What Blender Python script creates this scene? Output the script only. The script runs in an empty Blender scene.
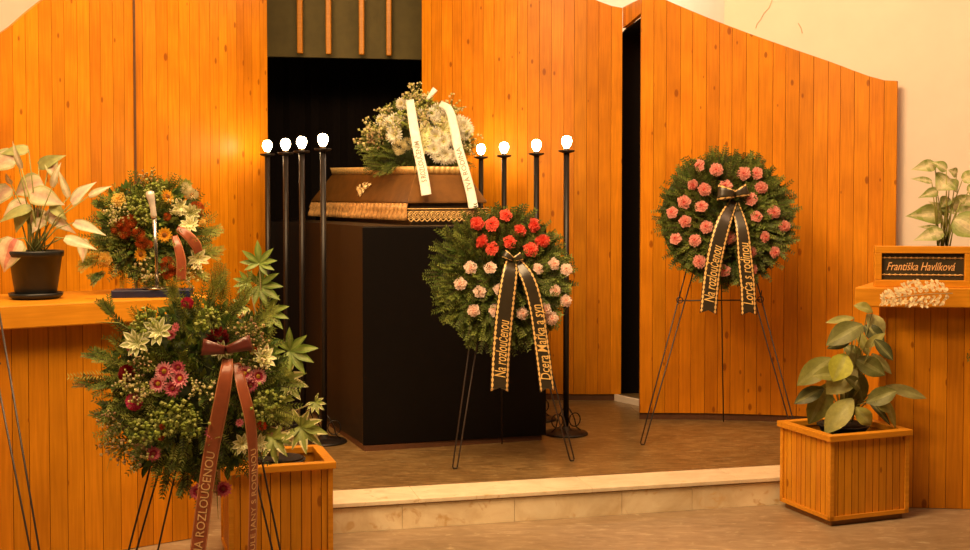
import bpy, math, random
from math import sin, cos, pi, radians, sqrt, atan2
from mathutils import Vector, Matrix
random.seed(7)
S = bpy.context.scene
COL = S.collection

# ------------------------------------------------------------ camera, world, lights, exposure
cd = bpy.data.cameras.new('camera'); cam = bpy.data.objects.new('camera', cd); COL.objects.link(cam)
cd.sensor_width = 36; cd.lens = 36 * 1206 / 970
EYE = 1.595
cam.location = (0, 0, EYE)
cam.rotation_euler = (radians(90) - math.atan(40 / 1206), 0, 0)
cd.shift_y = -37 / 970
cd.clip_start = .05
S.camera = cam

w = bpy.data.worlds.new('world'); S.world = w; w.use_nodes = True
bg = w.node_tree.nodes['Background']
bg.inputs[0].default_value = (1, .68, .38, 1); bg.inputs[1].default_value = .07

def area(name, loc, target, sx, sy, power, col):
    l = bpy.data.lights.new(name, 'AREA'); l.shape = 'RECTANGLE'; l.size = sx; l.size_y = sy
    l.energy = power; l.color = col
    o = bpy.data.objects.new(name, l); COL.objects.link(o); o.location = loc
    d = Vector(target) - Vector(loc)
    o.rotation_euler = d.to_track_quat('-Z', 'Y').to_euler()
    return o
WARM = (1, .65, .325)
area('ceiling_lamp_main', (-.3, 4.5, 4.4), (0, 7.6, 1.6), 2.6, 1.2, 325, WARM)
area('fill_light_side', (-1.9, 2.6, 4.2), (-2.2, 7, 1.6), 1.6, 1.0, 165, WARM)  # added fill for the flower and wreath fronts, no known fixture
area('fill_light_wall', (3.1, 4.5, 4.3), (3.4, 7.8, 1.9), 1.2, .8, 50, (1, .57, .32))  # added fill that evens out the white wall on the right
area('added_light_behind_panels', (.7, 9.7, 4.3), (1.45, 8.6, 3.0), .8, .5, 90, (1, .78, .56))  # invented light, brightens the white wall corner above the right panel

vs = S.view_settings
vs.view_transform = 'Standard'; vs.look = 'None'; vs.gamma = 1; vs.use_curve_mapping = False
vs.exposure = -0.08

# ------------------------------------------------------------ helpers
class MB:
    def __init__(s): s.v = []; s.f = []; s.c = []; s.m = []; s.uv = []
    def add(s, vs, fs, col=(1, 1, 1), mat=0, uvs=None):
        b = len(s.v); s.v.extend([tuple(p) for p in vs])
        for i, f in enumerate(fs):
            s.f.append(tuple(b + k for k in f))
            s.c.append(col[i] if isinstance(col, list) else col); s.m.append(mat)
            s.uv.append([uvs[k] for k in f] if uvs else [(0, 0)] * len(f))
        return s
    def box(s, lo, hi, col=(1, 1, 1), mat=0):
        (a, b, c), (d, e, f) = lo, hi
        return s.add([(a, b, c), (d, b, c), (d, e, c), (a, e, c), (a, b, f), (d, b, f), (d, e, f), (a, e, f)],
              [(0, 3, 2, 1), (4, 5, 6, 7), (0, 1, 5, 4), (1, 2, 6, 5), (2, 3, 7, 6), (3, 0, 4, 7)], col, mat)
    def prism(s, poly, z0, z1, col=(1, 1, 1), mat=0):
        n = len(poly)
        z0 = z0 if isinstance(z0, list) else [z0] * n; z1 = z1 if isinstance(z1, list) else [z1] * n
        vs = [(x, y, z) for (x, y), z in zip(poly, z0)] + [(x, y, z) for (x, y), z in zip(poly, z1)]
        return s.add(vs, [tuple(range(n))[::-1], tuple(range(n, 2 * n))] + [(i, (i + 1) % n, n + (i + 1) % n, n + i) for i in range(n)], col, mat)
    def tube(s, pts, r, n=8, col=(1, 1, 1), mat=0, closed=False):
        pts = [Vector(p) for p in pts]; N = len(pts)
        rs = r if isinstance(r, list) else [r] * N
        vs = []; up = None
        for i, p in enumerate(pts):
            if closed: t = pts[(i + 1) % N] - pts[i - 1]
            else: t = pts[min(i + 1, N - 1)] - pts[max(i - 1, 0)]
            t.normalize()
            if up is None:
                up = Vector((0, 0, 1)) if abs(t.z) < .9 else Vector((1, 0, 0))
            a = t.cross(up)
            if a.length < 1e-5: a = t.cross(Vector((0, 1, .3)))
            a.normalize(); b = a.cross(t).normalized(); up = b
            for k in range(n):
                q = 2 * pi * k / n; vs.append(p + (a * cos(q) + b * sin(q)) * rs[i])
        fs = []
        for i in range(N if closed else N - 1):
            j = (i + 1) % N
            for k in range(n): fs.append((i * n + k, i * n + (k + 1) % n, j * n + (k + 1) % n, j * n + k))
        if not closed:
            fs.append(tuple(range(n))[::-1]); fs.append(tuple((N - 1) * n + k for k in range(n)))
        return s.add(vs, fs, col, mat)
    def lathe(s, prof, n=24, c=(0, 0, 0), col=(1, 1, 1), mat=0):
        vs = []; fs = []
        for r, z in prof:
            for k in range(n):
                q = 2 * pi * k / n; vs.append((c[0] + r * cos(q), c[1] + r * sin(q), c[2] + z))
        for i in range(len(prof) - 1):
            for k in range(n): fs.append((i * n + k, i * n + (k + 1) % n, (i + 1) * n + (k + 1) % n, (i + 1) * n + k))
        fs.append(tuple(range(n))[::-1]); fs.append(tuple((len(prof) - 1) * n + k for k in range(n)))
        return s.add(vs, fs, col, mat)
    def mesh(s, name, mats, smooth=False):
        m = bpy.data.meshes.new(name); m.from_pydata(s.v, [], s.f)
        for x in (mats if isinstance(mats, (list, tuple)) else [mats]): m.materials.append(x)
        ca = m.color_attributes.new('Col', 'FLOAT_COLOR', 'CORNER'); uvl = m.uv_layers.new(name='UVMap')
        cc = []; uu = []
        for f, c, u in zip(s.f, s.c, s.uv):
            for k in range(len(f)): cc.extend((c[0], c[1], c[2], 1)); uu.extend(u[k])
        ca.data.foreach_set('color', cc); uvl.data.foreach_set('uv', uu)
        m.polygons.foreach_set('material_index', s.m)
        m.polygons.foreach_set('use_smooth', [smooth] * len(s.f))
        m.update(); return m
    def obj(s, name, mats, parent=None, smooth=False):
        return link(name, s.mesh(name, mats, smooth), parent)

def link(name, mesh, parent=None, loc=None, rot=None):
    o = bpy.data.objects.new(name, mesh); COL.objects.link(o)
    if parent: o.parent = parent
    if loc is not None: o.location = loc
    if rot is not None: o.rotation_euler = rot
    return o
def thing(name, label, cat, loc=(0, 0, 0), rot=(0, 0, 0), group=None):
    o = bpy.data.objects.new(name, None); COL.objects.link(o); o.empty_display_size = .1
    o.location = loc; o.rotation_euler = rot if isinstance(rot, tuple) else (0, 0, rot)
    o['label'] = label; o['category'] = cat
    if group: o['group'] = group
    return o
def copy_tree(o, parent=None):
    c = o.copy(); COL.objects.link(c)
    if parent: c.parent = parent
    for ch in list(o.children): copy_tree(ch, c)
    return c
def struct(o): o['kind'] = 'structure'; return o
def bevel(o, wd=.004, seg=2):
    b = o.modifiers.new('bevel', 'BEVEL'); b.width = wd; b.segments = seg; b.limit_method = 'ANGLE'; return o
def solidify(o, t=.0012):
    b = o.modifiers.new('solidify', 'SOLIDIFY'); b.thickness = t; b.offset = 0; return o
def rnd(a, b): return random.uniform(a, b)
def jit(c, a=.15):
    k = 1 + rnd(-a, a); return (c[0] * k, c[1] * k, c[2] * k)
def mix(a, b, t): return tuple(x + (y - x) * t for x, y in zip(a, b))

# ------------------------------------------------------------ materials
class NT:
    def __init__(s, name):
        s.m = bpy.data.materials.new(name); s.m.use_nodes = True; s.t = s.m.node_tree; s.b = s.t.nodes['Principled BSDF']
    def n(s, typ, **k):
        x = s.t.nodes.new(typ)
        for a, b in k.items():
            if a.startswith('i_'):
                a = a[2:]; x.inputs[int(a) if a.isdigit() else a.replace('_', ' ')].default_value = b
            else: setattr(x, a, b)
        return x
    def l(s, a, b): s.t.links.new(a, b)
    def math(s, op, a, b=None, c=None):
        x = s.t.nodes.new('ShaderNodeMath'); x.operation = op
        for i, v in enumerate((a, b, c)):
            if v is None: continue
            if isinstance(v, (int, float)): x.inputs[i].default_value = v
            else: s.l(v, x.inputs[i])
        return x.outputs[0]
    def mixc(s, f, a, b, mode='MIX'):
        x = s.t.nodes.new('ShaderNodeMix'); x.data_type = 'RGBA'; x.blend_type = mode
        for v, i in ((f, 0), (a, 6), (b, 7)):
            if isinstance(v, (int, float)): x.inputs[i].default_value = v
            elif isinstance(v, tuple): x.inputs[i].default_value = (*v, 1)
            else: s.l(v, x.inputs[i])
        return x.outputs[2]
    def ramp(s, fac, stops):
        r = s.t.nodes.new('ShaderNodeValToRGB'); e = r.color_ramp.elements
        while len(e) < len(stops): e.new(.5)
        for x, (p, c) in zip(e, stops): x.position = p; x.color = (*c, 1)
        s.l(fac, r.inputs[0]); return r.outputs[0]
    def base(s, c, rough=.5, spec=None, metal=0):
        if isinstance(c, tuple): s.b.inputs['Base Color'].default_value = (*c, 1)
        else: s.l(c, s.b.inputs['Base Color'])
        s.b.inputs['Roughness'].default_value = rough; s.b.inputs['Metallic'].default_value = metal
        if spec is not None: s.b.inputs['Specular IOR Level'].default_value = spec
        return s.m
    def bump(s, h, strength=.2, dist=.01):
        x = s.n('ShaderNodeBump', i_Strength=strength, i_Distance=dist); s.l(h, x.inputs['Height']); s.l(x.outputs[0], s.b.inputs['Normal'])

def plain(name, c, rough=.5, spec=None, metal=0, nz=.12, sc=30):
    t = NT(name); co = t.n('ShaderNodeTexCoord'); n = t.n('ShaderNodeTexNoise', i_Scale=sc, i_Detail=4)
    t.l(co.outputs['Object'], n.inputs['Vector'])
    return t.base(t.ramp(n.outputs[0], [(.3, tuple(x * (1 - nz) for x in c)), (.7, tuple(x * (1 + nz) for x in c))]), rough, spec, metal)
def attr_mat(name, rough=.55, spec=.3, trans=0, nz=.12, sc=60):
    t = NT(name); a = t.n('ShaderNodeAttribute', attribute_name='Col')
    co = t.n('ShaderNodeTexCoord'); n = t.n('ShaderNodeTexNoise', i_Scale=sc, i_Detail=3); t.l(co.outputs['Object'], n.inputs['Vector'])
    f = t.ramp(n.outputs[0], [(.3, (1 - nz,) * 3), (.7, (1 + nz,) * 3)])
    c = t.mixc(1.0, a.outputs[0], f, 'MULTIPLY')
    t.base(c, rough, spec)
    if trans:
        tr = t.n('ShaderNodeBsdfTranslucent'); t.l(c, tr.inputs[0]); mx = t.n('ShaderNodeMixShader', i_Fac=trans)
        t.l(t.b.outputs[0], mx.inputs[1]); t.l(tr.outputs[0], mx.inputs[2])
        t.l(mx.outputs[0], t.t.nodes['Material Output'].inputs[0])
    return t.m
def wood_mat(name, c0, c1, rough=.3, knots=True, spec=.4, coord='UV'):
    t = NT(name); co = t.n('ShaderNodeTexCoord'); at = t.n('ShaderNodeAttribute', attribute_name='Col')
    mp = t.n('ShaderNodeMapping'); mp.inputs['Scale'].default_value = (1, .05, 1) if coord == 'UV' else (.06, 1, 1)
    t.l(co.outputs[coord], mp.inputs[0])
    n = t.n('ShaderNodeTexNoise', i_Scale=70, i_Detail=6, i_Distortion=.4); t.l(mp.outputs[0], n.inputs['Vector'])
    n2 = t.n('ShaderNodeTexNoise', i_Scale=3, i_Detail=3); t.l(co.outputs[coord], n2.inputs['Vector'])
    c = t.ramp(n.outputs[0], [(.3, c0), (.68, c1)])
    c = t.mixc(1.0, c, t.ramp(n2.outputs[0], [(.3, (.84, .8, .76)), (.7, (1.08, 1.08, 1.08))]), 'MULTIPLY')
    c = t.mixc(1.0, c, at.outputs[0], 'MULTIPLY')
    if knots:
        m2 = t.n('ShaderNodeMapping'); m2.inputs['Scale'].default_value = (9, 4.6, 1) if coord == 'UV' else (4, 4, 4)
        t.l(co.outputs[coord], m2.inputs[0])
        v = t.n('ShaderNodeTexVoronoi', voronoi_dimensions='2D', i_Scale=1.0); t.l(m2.outputs[0], v.inputs['Vector'])
        sep = t.n('ShaderNodeSeparateColor'); t.l(v.outputs['Color'], sep.inputs[0])
        gate = t.math('GREATER_THAN', sep.outputs[0], .62)
        size = t.math('MULTIPLY', sep.outputs[1], .09)
        d = t.math('SUBTRACT', t.math('ADD', size, .05), v.outputs['Distance'])
        k = t.math('MULTIPLY', t.math('MULTIPLY', t.n('ShaderNodeClamp').outputs[0], 0), 0)
        kk = t.math('MINIMUM', t.math('MAXIMUM', t.math('MULTIPLY', d, 22), 0), 1)
        kk = t.math('MULTIPLY', t.math('MULTIPLY', kk, gate), .72)
        c = t.mixc(kk, c, (c0[0] * .36, c0[1] * .22, c0[2] * .2))
    t.base(c, rough, spec); t.bump(n.outputs[0], .05, .004)
    return t.m

M = {}
M['panel'] = wood_mat('pine_panelling', (.55, .185, .003), (.69, .25, .006), .42, spec=.22)
M['counter'] = wood_mat('pine_counter', (.54, .195, .005), (.69, .26, .009), .4, spec=.25)
M['counter_top'] = wood_mat('pine_worktop', (.64, .25, .01), (.77, .325, .02), .4, spec=.3, coord='Object')
M['planter'] = wood_mat('pine_planter', (.60, .235, .010), (.74, .31, .018), .4, spec=.25)
M['planter_rim'] = wood_mat('pine_planter_rim', (.64, .26, .014), (.76, .33, .024), .4, spec=.25, coord='Object', knots=False)
M['skirting'] = plain('dark_skirting', (.11, .045, .02), .4)
M['planter_foot'] = plain('stained_plinth', (.24, .095, .014), .5)
M['seam_shade'] = plain('painted_seam_shade', (.10, .035, .006), .7)
M['white_wall'] = plain('white_plaster', (.80, .71, .61), .9, nz=.025, sc=6)
M['black'] = plain('black_drape_and_dark_room', (.006, .004, .0035), .9, .1)
M['catafalque_front'] = plain('black_lacquer_panel', (.004, .0028, .0025), .45, .15)
M['catafalque_side'] = plain('black_panel_lit_side', (.026, .018, .011), .45, .3)  # same black block; the lit side's brown look is put into the colour
M['olive'] = plain('olive_grey_panel', (.10, .078, .022), .8, sc=12)
M['iron'] = plain('black_iron', (.012, .009, .008), .42, .4)
M['wire'] = plain('dark_wire', (.03, .02, .016), .4, .5)
M['leaf'] = attr_mat('plant_leaf', .45, .35, .18)
M['needle'] = attr_mat('fir_needle', .55, .3, .08)
M['petal'] = attr_mat('petal', .6, .25, .45, nz=.05)
M['stem'] = attr_mat('plant_stem', .55, .3)
M['pot'] = plain('dark_plastic_pot', (.012, .014, .014), .4, .4)
M['soil'] = plain('potting_soil', (.02, .012, .007), .95, sc=80, nz=.5)
M['navy'] = plain('navy_board', (.012, .016, .05), .4)
M['steel'] = plain('polished_steel', (.45, .42, .36), .25, metal=1)
M['handle'] = plain('pale_silver_handle', (.75, .66, .55), .35, metal=.35)
M['lid'] = plain('brown_lacquer_lid', (.15, .064, .013), .42, .3, sc=14, nz=.22)
M['coffin_body'] = plain('dark_coffin_board', (.055, .032, .014), .4)
M['gold'] = plain('gold_lace', (.75, .48, .17), .4, .5, .25, nz=.2, sc=90)
M['cream_satin'] = plain('cream_satin', (.56, .31, .11), .38, .5, nz=.4, sc=40)
M['white_ribbon'] = plain('white_ribbon', (.86, .82, .74), .5)
M['grey_ink'] = plain('grey_lettering', (.22, .19, .13), .6)
M['gold_ink'] = plain('gold_lettering', (.95, .62, .2), .4, .5, .2)
M['pale_ink'] = plain('pale_gold_lettering', (.72, .45, .2), .45)
M['sign_text'] = plain('copper_lettering', (.9, .5, .2), .45)
M['straw'] = plain('wreath_backing', (.03, .042, .010), .9, nz=.5, sc=60)
M['emblem'] = plain('gilded_emblem', (.95, .72, .36), .35, .5, .3)
M['dry'] = attr_mat('dried_flower', .7, .2, .3)

def ribbon_mat(name, c, edge, dots):
    t = NT(name); co = t.n('ShaderNodeTexCoord'); sep = t.n('ShaderNodeSeparateXYZ'); t.l(co.outputs['UV'], sep.inputs[0])
    ax = t.math('ABSOLUTE', sep.outputs[0])
    if dots:
        wv = t.math('MULTIPLY', t.math('ABSOLUTE', t.math('SINE', t.math('MULTIPLY', sep.outputs[1], pi / .027))), .115)
        d = t.math('LESS_THAN', t.math('ABSOLUTE', t.math('SUBTRACT', ax, .8)), t.math('ADD', wv, .02))
    else:
        d = t.math('GREATER_THAN', ax, .86)
    n = t.n('ShaderNodeTexNoise', i_Scale=35); t.l(co.outputs['Object'], n.inputs['Vector'])
    c2 = t.mixc(n.outputs[0], tuple(x * .75 for x in c), tuple(x * 1.2 for x in c))
    return t.base(t.mixc(d, c2, edge), .32, .6)
M['black_ribbon'] = ribbon_mat('black_satin_ribbon', (.035, .026, .013), (.85, .55, .2), True)
M['copper_ribbon'] = ribbon_mat('copper_satin_ribbon', (.30, .075, .028), (.52, .20, .085), False)
M['dark_copper_ribbon'] = ribbon_mat('dark_copper_ribbon', (.11, .022, .014), (.16, .04, .022), False)

t = NT('lamp_glow'); em = t.n('ShaderNodeEmission', i_Color=(1, .72, .36, 1), i_Strength=55)
t.l(em.outputs[0], t.t.nodes['Material Output'].inputs[0]); M['bulb'] = t.m

def stone(name, ramp, sc, stretch, rot, rough, spec=.4, vein=None):
    t = NT(name); co = t.n('ShaderNodeTexCoord'); mp = t.n('ShaderNodeMapping')
    mp.inputs['Scale'].default_value = stretch; mp.inputs['Rotation'].default_value = (0, 0, -rot)
    t.l(co.outputs['Object'], mp.inputs[0])
    n = t.n('ShaderNodeTexNoise', i_Scale=sc, i_Detail=8, i_Roughness=.62, i_Distortion=.6); t.l(mp.outputs[0], n.inputs['Vector'])
    c = t.ramp(n.outputs[0], ramp)
    n2 = t.n('ShaderNodeTexNoise', i_Scale=1.6, i_Detail=3); t.l(co.outputs['Object'], n2.inputs['Vector'])
    c = t.mixc(1.0, c, t.ramp(n2.outputs[0], [(.3, (.8, .78, .76)), (.7, (1.12, 1.12, 1.12))]), 'MULTIPLY')
    if vein:
        n3 = t.n('ShaderNodeTexNoise', i_Scale=vein[0], i_Detail=5, i_Distortion=1.2); t.l(mp.outputs[0], n3.inputs['Vector'])
        c = t.mixc(t.ramp(n3.outputs[0], [(vein[1], (0, 0, 0)), (vein[1] + .12, (1, 1, 1))]), c, vein[2])
    t.base(c, rough, spec); return t.m
ANG = radians(13.7)
M['platform'] = stone('brown_marble_floor', [(.3, (.115, .064, .021)), (.52, (.21, .13, .047)), (.7, (.37, .255, .11))], 9, (1.1, 4.2, 1), ANG, .3, .45, (15, .60, (.46, .37, .2)))
M['floor'] = stone('worn_stone_floor', [(.3, (.25, .17, .095)), (.55, (.34, .245, .145)), (.7, (.45, .34, .22))], 9, (1, 2.6, 1), ANG, .38, .4, (13, .62, (.5, .42, .27)))
M['marble'] = stone('cream_marble', [(.3, (.74, .60, .40)), (.6, (.84, .73, .53)), (.75, (.88, .80, .60))], 7, (1, 1.6, 1), ANG, .4, .4, (16, .62, (.66, .48, .24)))
M['riser'] = stone('mottled_marble_tile', [(.3, (.70, .54, .31)), (.55, (.86, .74, .50)), (.75, (.94, .85, .62))], 5, (1, 1, 1), ANG, .4, .4, (11, .58, (.66, .44, .19)))  # mottled tile, pale tones lifted to make up for the riser's weak light
M['joint'] = plain('stone_joint', (.25, .16, .08), .9)

# ------------------------------------------------------------ the room
PZ = .145
E0 = Vector((-.729, 5.68)); EU = Vector((cos(ANG), sin(ANG))); EV = Vector((-sin(ANG), cos(ANG)))
def stp(u, v): p = E0 + EU * u + EV * v; return (p.x, p.y)
struct(MB().prism([(-6, -1), (6, -1), (6, 11), (-6, 11)], -.06, 0).obj('floor', M['floor']))
struct(MB().prism([stp(-.28, .25), stp(4.5, .25), stp(4.5, 5.2), stp(-2.0, 5.2)], .004, PZ).obj('floor_platform', M['platform']))
m = MB()
us = [-.28, .42, 1.30, 2.10, 2.9, 4.5]
for a, b in zip(us, us[1:]):
    m.prism([stp(a + .0004, -.012), stp(b - .0004, -.012), stp(b - .0004, .2505), stp(a + .0004, .2505)], PZ - .02, PZ + .001)
struct(bevel(m.obj('trim_1', M['marble']), .003))
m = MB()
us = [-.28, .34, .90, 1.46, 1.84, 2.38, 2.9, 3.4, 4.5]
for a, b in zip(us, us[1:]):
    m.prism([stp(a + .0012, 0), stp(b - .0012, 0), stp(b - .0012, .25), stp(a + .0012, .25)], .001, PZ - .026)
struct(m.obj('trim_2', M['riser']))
struct(MB().prism([stp(-.28, -.004), stp(4.5, -.004), stp(4.5, .1), stp(-.28, .1)], PZ - .026, PZ - .02).obj('trim_5', M['joint']))

def catmull(pts, n=12):
    P = [Vector(p) for p in pts]; P = [P[0] * 2 - P[1]] + P + [P[-1] * 2 - P[-2]]; out = []
    for i in range(1, len(P) - 2):
        for k in range(n):
            t = k / n; a, b, c, d = P[i - 1], P[i], P[i + 1], P[i + 2]
            out.append(.5 * ((2 * b) + (c - a) * t + (2 * a - 5 * b + 4 * c - d) * t * t + (3 * b - a - 3 * c + d) * t ** 3))
    out.append(P[-2]); return out
def resample(pts, w, jitter=0):
    seg = [0]
    for a, b in zip(pts, pts[1:]): seg.append(seg[-1] + (b - a).length)
    L = seg[-1]; n = max(1, round(L / w)); out = []; ts = [i * L / n + (rnd(-jitter, jitter) * w if 0 < i < n else 0) for i in range(n + 1)]
    def at(s):
        for i in range(len(seg) - 1):
            if s <= seg[i + 1] + 1e-9:
                k = (s - seg[i]) / max(1e-9, seg[i + 1] - seg[i]); return pts[i].lerp(pts[i + 1], k)
        return pts[-1]
    return [at(s) for s in ts], ts
def planks(m, path, z0, ztop, w=.083, g=.0013, dep=.0045, th=.03, tone=.13, back=True, u0=0):
    """vertical boards with real V-grooves along a plan path; front is on the right of the path direction"""
    P, ts = resample([Vector(p) for p in path], w, .08)
    zt = ztop if callable(ztop) else (lambda s: ztop)
    for i in range(len(P) - 1):
        a, b = P[i], P[i + 1]; d = (b - a); L = d.length; d.normalize(); nr = Vector((d.y, -d.x))
        k = 1 + rnd(-tone, tone); col = (k, k * (1 + rnd(-.05, .05)), k)
        za, zb = zt(ts[i]), zt(ts[i + 1]); uo = u0 + i * 1.7 + ts[i]; vo = rnd(0, 6)
        q = [a - nr * dep, a + d * g, b - d * g, b - nr * dep]
        gc = (.5 * col[0], .4 * col[1], .3 * col[2]); cols = [gc, col, gc]
        for j in range(3):
            p0, p1 = q[j], q[j + 1]
            m.add([(p0.x, p0.y, z0), (p1.x, p1.y, z0), (p1.x, p1.y, zb if j else za), (p0.x, p0.y, za if j < 2 else zb)], [(0, 1, 2, 3)], cols[j], 0,
                  [(uo, z0 + vo), (uo + L, z0 + vo), (uo + L, zb + vo), (uo, za + vo)])
        if back:
            c, e = a - nr * th, b - nr * th
            m.add([(a.x, a.y, za), (b.x, b.y, zb), (e.x, e.y, zb), (c.x, c.y, za), (c.x, c.y, z0), (e.x, e.y, z0)], [(0, 1, 2, 3), (3, 2, 5, 4)], col, 0,
                  [(uo, 0), (uo + L, 0), (uo + L, .03), (uo, .03), (uo, 2), (uo + L, 2)])
            for (p, r, z, ok) in ((a, c, za, i == 0), (b, e, zb, i == len(P) - 2)):
                if ok: m.add([(p.x, p.y, z0), (r.x, r.y, z0), (r.x, r.y, z), (p.x, p.y, z)], [(0, 1, 2, 3)], col, 0, [(uo, vo), (uo + .03, vo), (uo + .03, 2 + vo), (uo, 2 + vo)])
    return m
def curve_fn(pts):
    def f(s):
        if s <= pts[0][0]: return pts[0][1]
        for (a, b), (c, d) in zip(pts, pts[1:]):
            if s <= c:
                k = (s - a) / (c - a); return b + (d - b) * k
        return pts[-1][1]
    return f
def smooth_fn(pts):
    P = catmull(pts, 10); return curve_fn([(p[0], p[1]) for p in P])
# right outer panel (curved, top falling to the right)
pathD = catmull([(1.012, 7.85), (1.30, 7.845), (1.564, 7.82), (2.03, 7.73), (2.56, 7.51)])
struct(planks(MB(), pathD, PZ + .045, smooth_fn([(-.01, 2.95), (.24, 2.84), (.61, 2.685), (.92, 2.565), (1.19, 2.46), (1.4, 2.37), (1.515, 2.33), (1.6, 2.32)])).obj('wall_right_outer', M['panel']))
def skirt(name, path, h=.05, off=.012):
    m = MB(); P = [Vector(p) for p in path]
    for a, b in zip(P, P[1:]):
        d = (b - a).normalized(); nr = Vector((d.y, -d.x)); c = b - nr * .03; e = a - nr * .03; a2 = a - nr * off; b2 = b - nr * off
        m.prism([tuple(a2), tuple(b2), tuple(c), tuple(e)], PZ, PZ + h)
    return struct(m.obj(name, M['skirting']))
skirt('baseboard_right', pathD)
pathC = catmull([(-.468, 8.97), (-.1, 8.8), (.3, 8.66), (.62, 8.6), (.975, 8.6)])
struct(planks(MB(), pathC, PZ + .045, smooth_fn([(0, 3.6), (.7, 3.3), (1.25, 3.03), (1.38, 2.975), (1.48, 2.945), (1.6, 2.94)])).obj('wall_right_inner', M['panel']))
skirt('baseboard_center', pathC)
# lintel over the black doorway between the two right panels
planks_l = planks(MB(), [(.978, 8.6), (1.02, 7.87)], 2.80, lambda s: 2.945 - .07 * s, w=.12)
struct(planks_l.obj('wall_right_lintel', M['panel']))
struct(MB().prism([(.99, 8.6), (1.045, 7.89), (1.3, 7.95), (1.3, 8.9), (1.0, 8.9)], PZ, PZ + .002).obj('floor_doorway', M['platform']))
m = MB()
m.prism([(1.26, 7.92), (1.3, 7.92), (1.3, 8.9), (1.26, 8.9)], PZ, 2.79); m.prism([(.99, 8.9), (1.3, 8.9), (1.3, 8.94), (.99, 8.94)], PZ, 2.79)
m.prism([(1.0, 8.64), (1.06, 7.9), (1.28, 7.92), (1.28, 8.92), (1.0, 8.92)], 2.79, 2.8)
struct(m.obj('wall_doorway', M['black']))  # black colour stands in for the darkness of the unlit room
struct(MB().prism([(.925, 8.585), (1.07, 8.36), (1.09, 8.37), (.945, 8.6)], PZ, PZ + .045).obj('spilled_light_strip', M['white_wall']))  # pale strip stands in for light spilling onto the doorway floor
# left panels
pathA = catmull([(-3.15, 6.0), (-2.66, 6.45), (-2.36, 6.86), (-2.10, 7.25)])
struct(planks(MB(), pathA, PZ - .1, smooth_fn([(0, 2.2), (.45, 2.30), (.78, 2.50), (.95, 2.645), (1.2, 2.82), (1.5, 2.97), (1.7, 3.05)])).obj('wall_left_outer', M['panel']))
struct(MB().prism([(-2.102, 7.238), (-2.09, 7.246), (-2.11, 7.30), (-2.125, 7.29)], PZ, 3.02).obj('seam_shade_strip', M['seam_shade']))  # dark strip painting the shade in the seam between the left panels
pathB = catmull([(-2.15, 7.33), (-1.94, 7.50), (-1.72, 7.78), (-1.478, 8.22)])
struct(planks(MB(), pathB, PZ - .1, curve_fn([(0, 3.0), (1.3, 3.5)])).obj('wall_left_inner', M['panel']))
# central recess
struct(MB().prism([(-1.95, 9.32), (-.30, 9.62), (-.31, 9.68), (-1.96, 9.38)], [2.69] * 4, 3.9).obj('wall_recess_upper', M['olive']))
m = MB()
W_ = 40; pts = [Vector((-2.2, 10.2)).lerp(Vector((.2, 10.6)), i / W_) + Vector((0, .03 * sin(i * 1.9))) for i in range(W_ + 1)]
for a, b in zip(pts, pts[1:]): m.add([(a.x, a.y, PZ), (b.x, b.y, PZ), (b.x, b.y, 4), (a.x, a.y, 4)], [(0, 1, 2, 3)])
m.prism([(-1.56, 8.26), (-1.52, 8.26), (-2.2, 10.4), (-2.25, 10.4)], PZ, 3.9)
m.prism([(-.46, 9.0), (-.42, 9.0), (.3, 10.8), (.26, 10.8)], PZ, 3.9)
struct(m.obj('wall_recess', M['black']))
for i, (px, yb) in enumerate([(302, 53.3), (330.3, 54), (363, 54.5), (390, 55.5)]):
    Y = 9.26 + .055 * (i + .5); x = (px - 485) / 1200 * Y; z = EYE + (196 - yb) / 1200 * Y
    o = bevel(MB().box((x - .021, Y - .03, z), (x + .021, Y + .02, 3.85), (.8, .75, .7)).obj('wooden_batten', M['counter_top']), .008)
    o['label'] = ['wooden batten on the olive panel, nearest to the left timber wall', 'second wooden batten from the left timber wall on the olive panel',
                  'third wooden batten from the left timber wall on the olive panel', 'wooden batten on the olive panel, nearest to the wall behind the flowers'][i]
    o['category'] = 'batten'; o['group'] = 'wooden battens over the recess'
# white walls behind the panelling and ceiling
struct(MB().prism([(1.585, 8.03), (4.8, 6.66), (4.83, 6.72), (1.61, 8.09)], 0, 4.6).obj('wall_back', M['white_wall']))
struct(MB().prism([(-.3, 11.0), (1.40, 9.3), (1.585, 8.03), (1.625, 8.06), (1.45, 9.32), (-.26, 11.05)], 0, 4.6).obj('wall_back_corner', M['white_wall']))
struct(MB().prism([(-4.6, 4.6), (-2.0, 9.3), (-2.05, 9.35), (-4.66, 4.62)], 0, 4.6).obj('wall_left', M['white_wall']))
struct(MB().prism([(-5, 1.0), (5, 1.0), (5, 11), (-5, 11)], 4.6, 4.66).obj('ceiling', M['white_wall']))
m = MB()
def crack(pts):
    m.tube(pts, .003, 4)
def wb(px, y):  # point on the back wall plane, a few mm in front
    tx = (px - 485) / 1200; Y = (8.03 + 1.585 * .4261) / (1 + tx * .4261) - .004
    return (tx * Y, Y, EYE + (196 - y) / 1200 * Y)
crack([wb(*p) for p in [(769, 0), (766, 8), (761, 13), (758, 19), (754, 24), (753, 28)]])
crack([wb(*p) for p in [(795, 23), (798, 28), (799, 33)]])
struct(m.obj('trim_4', plain('plaster_crack', (.62, .49, .34), .9)))

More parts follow.
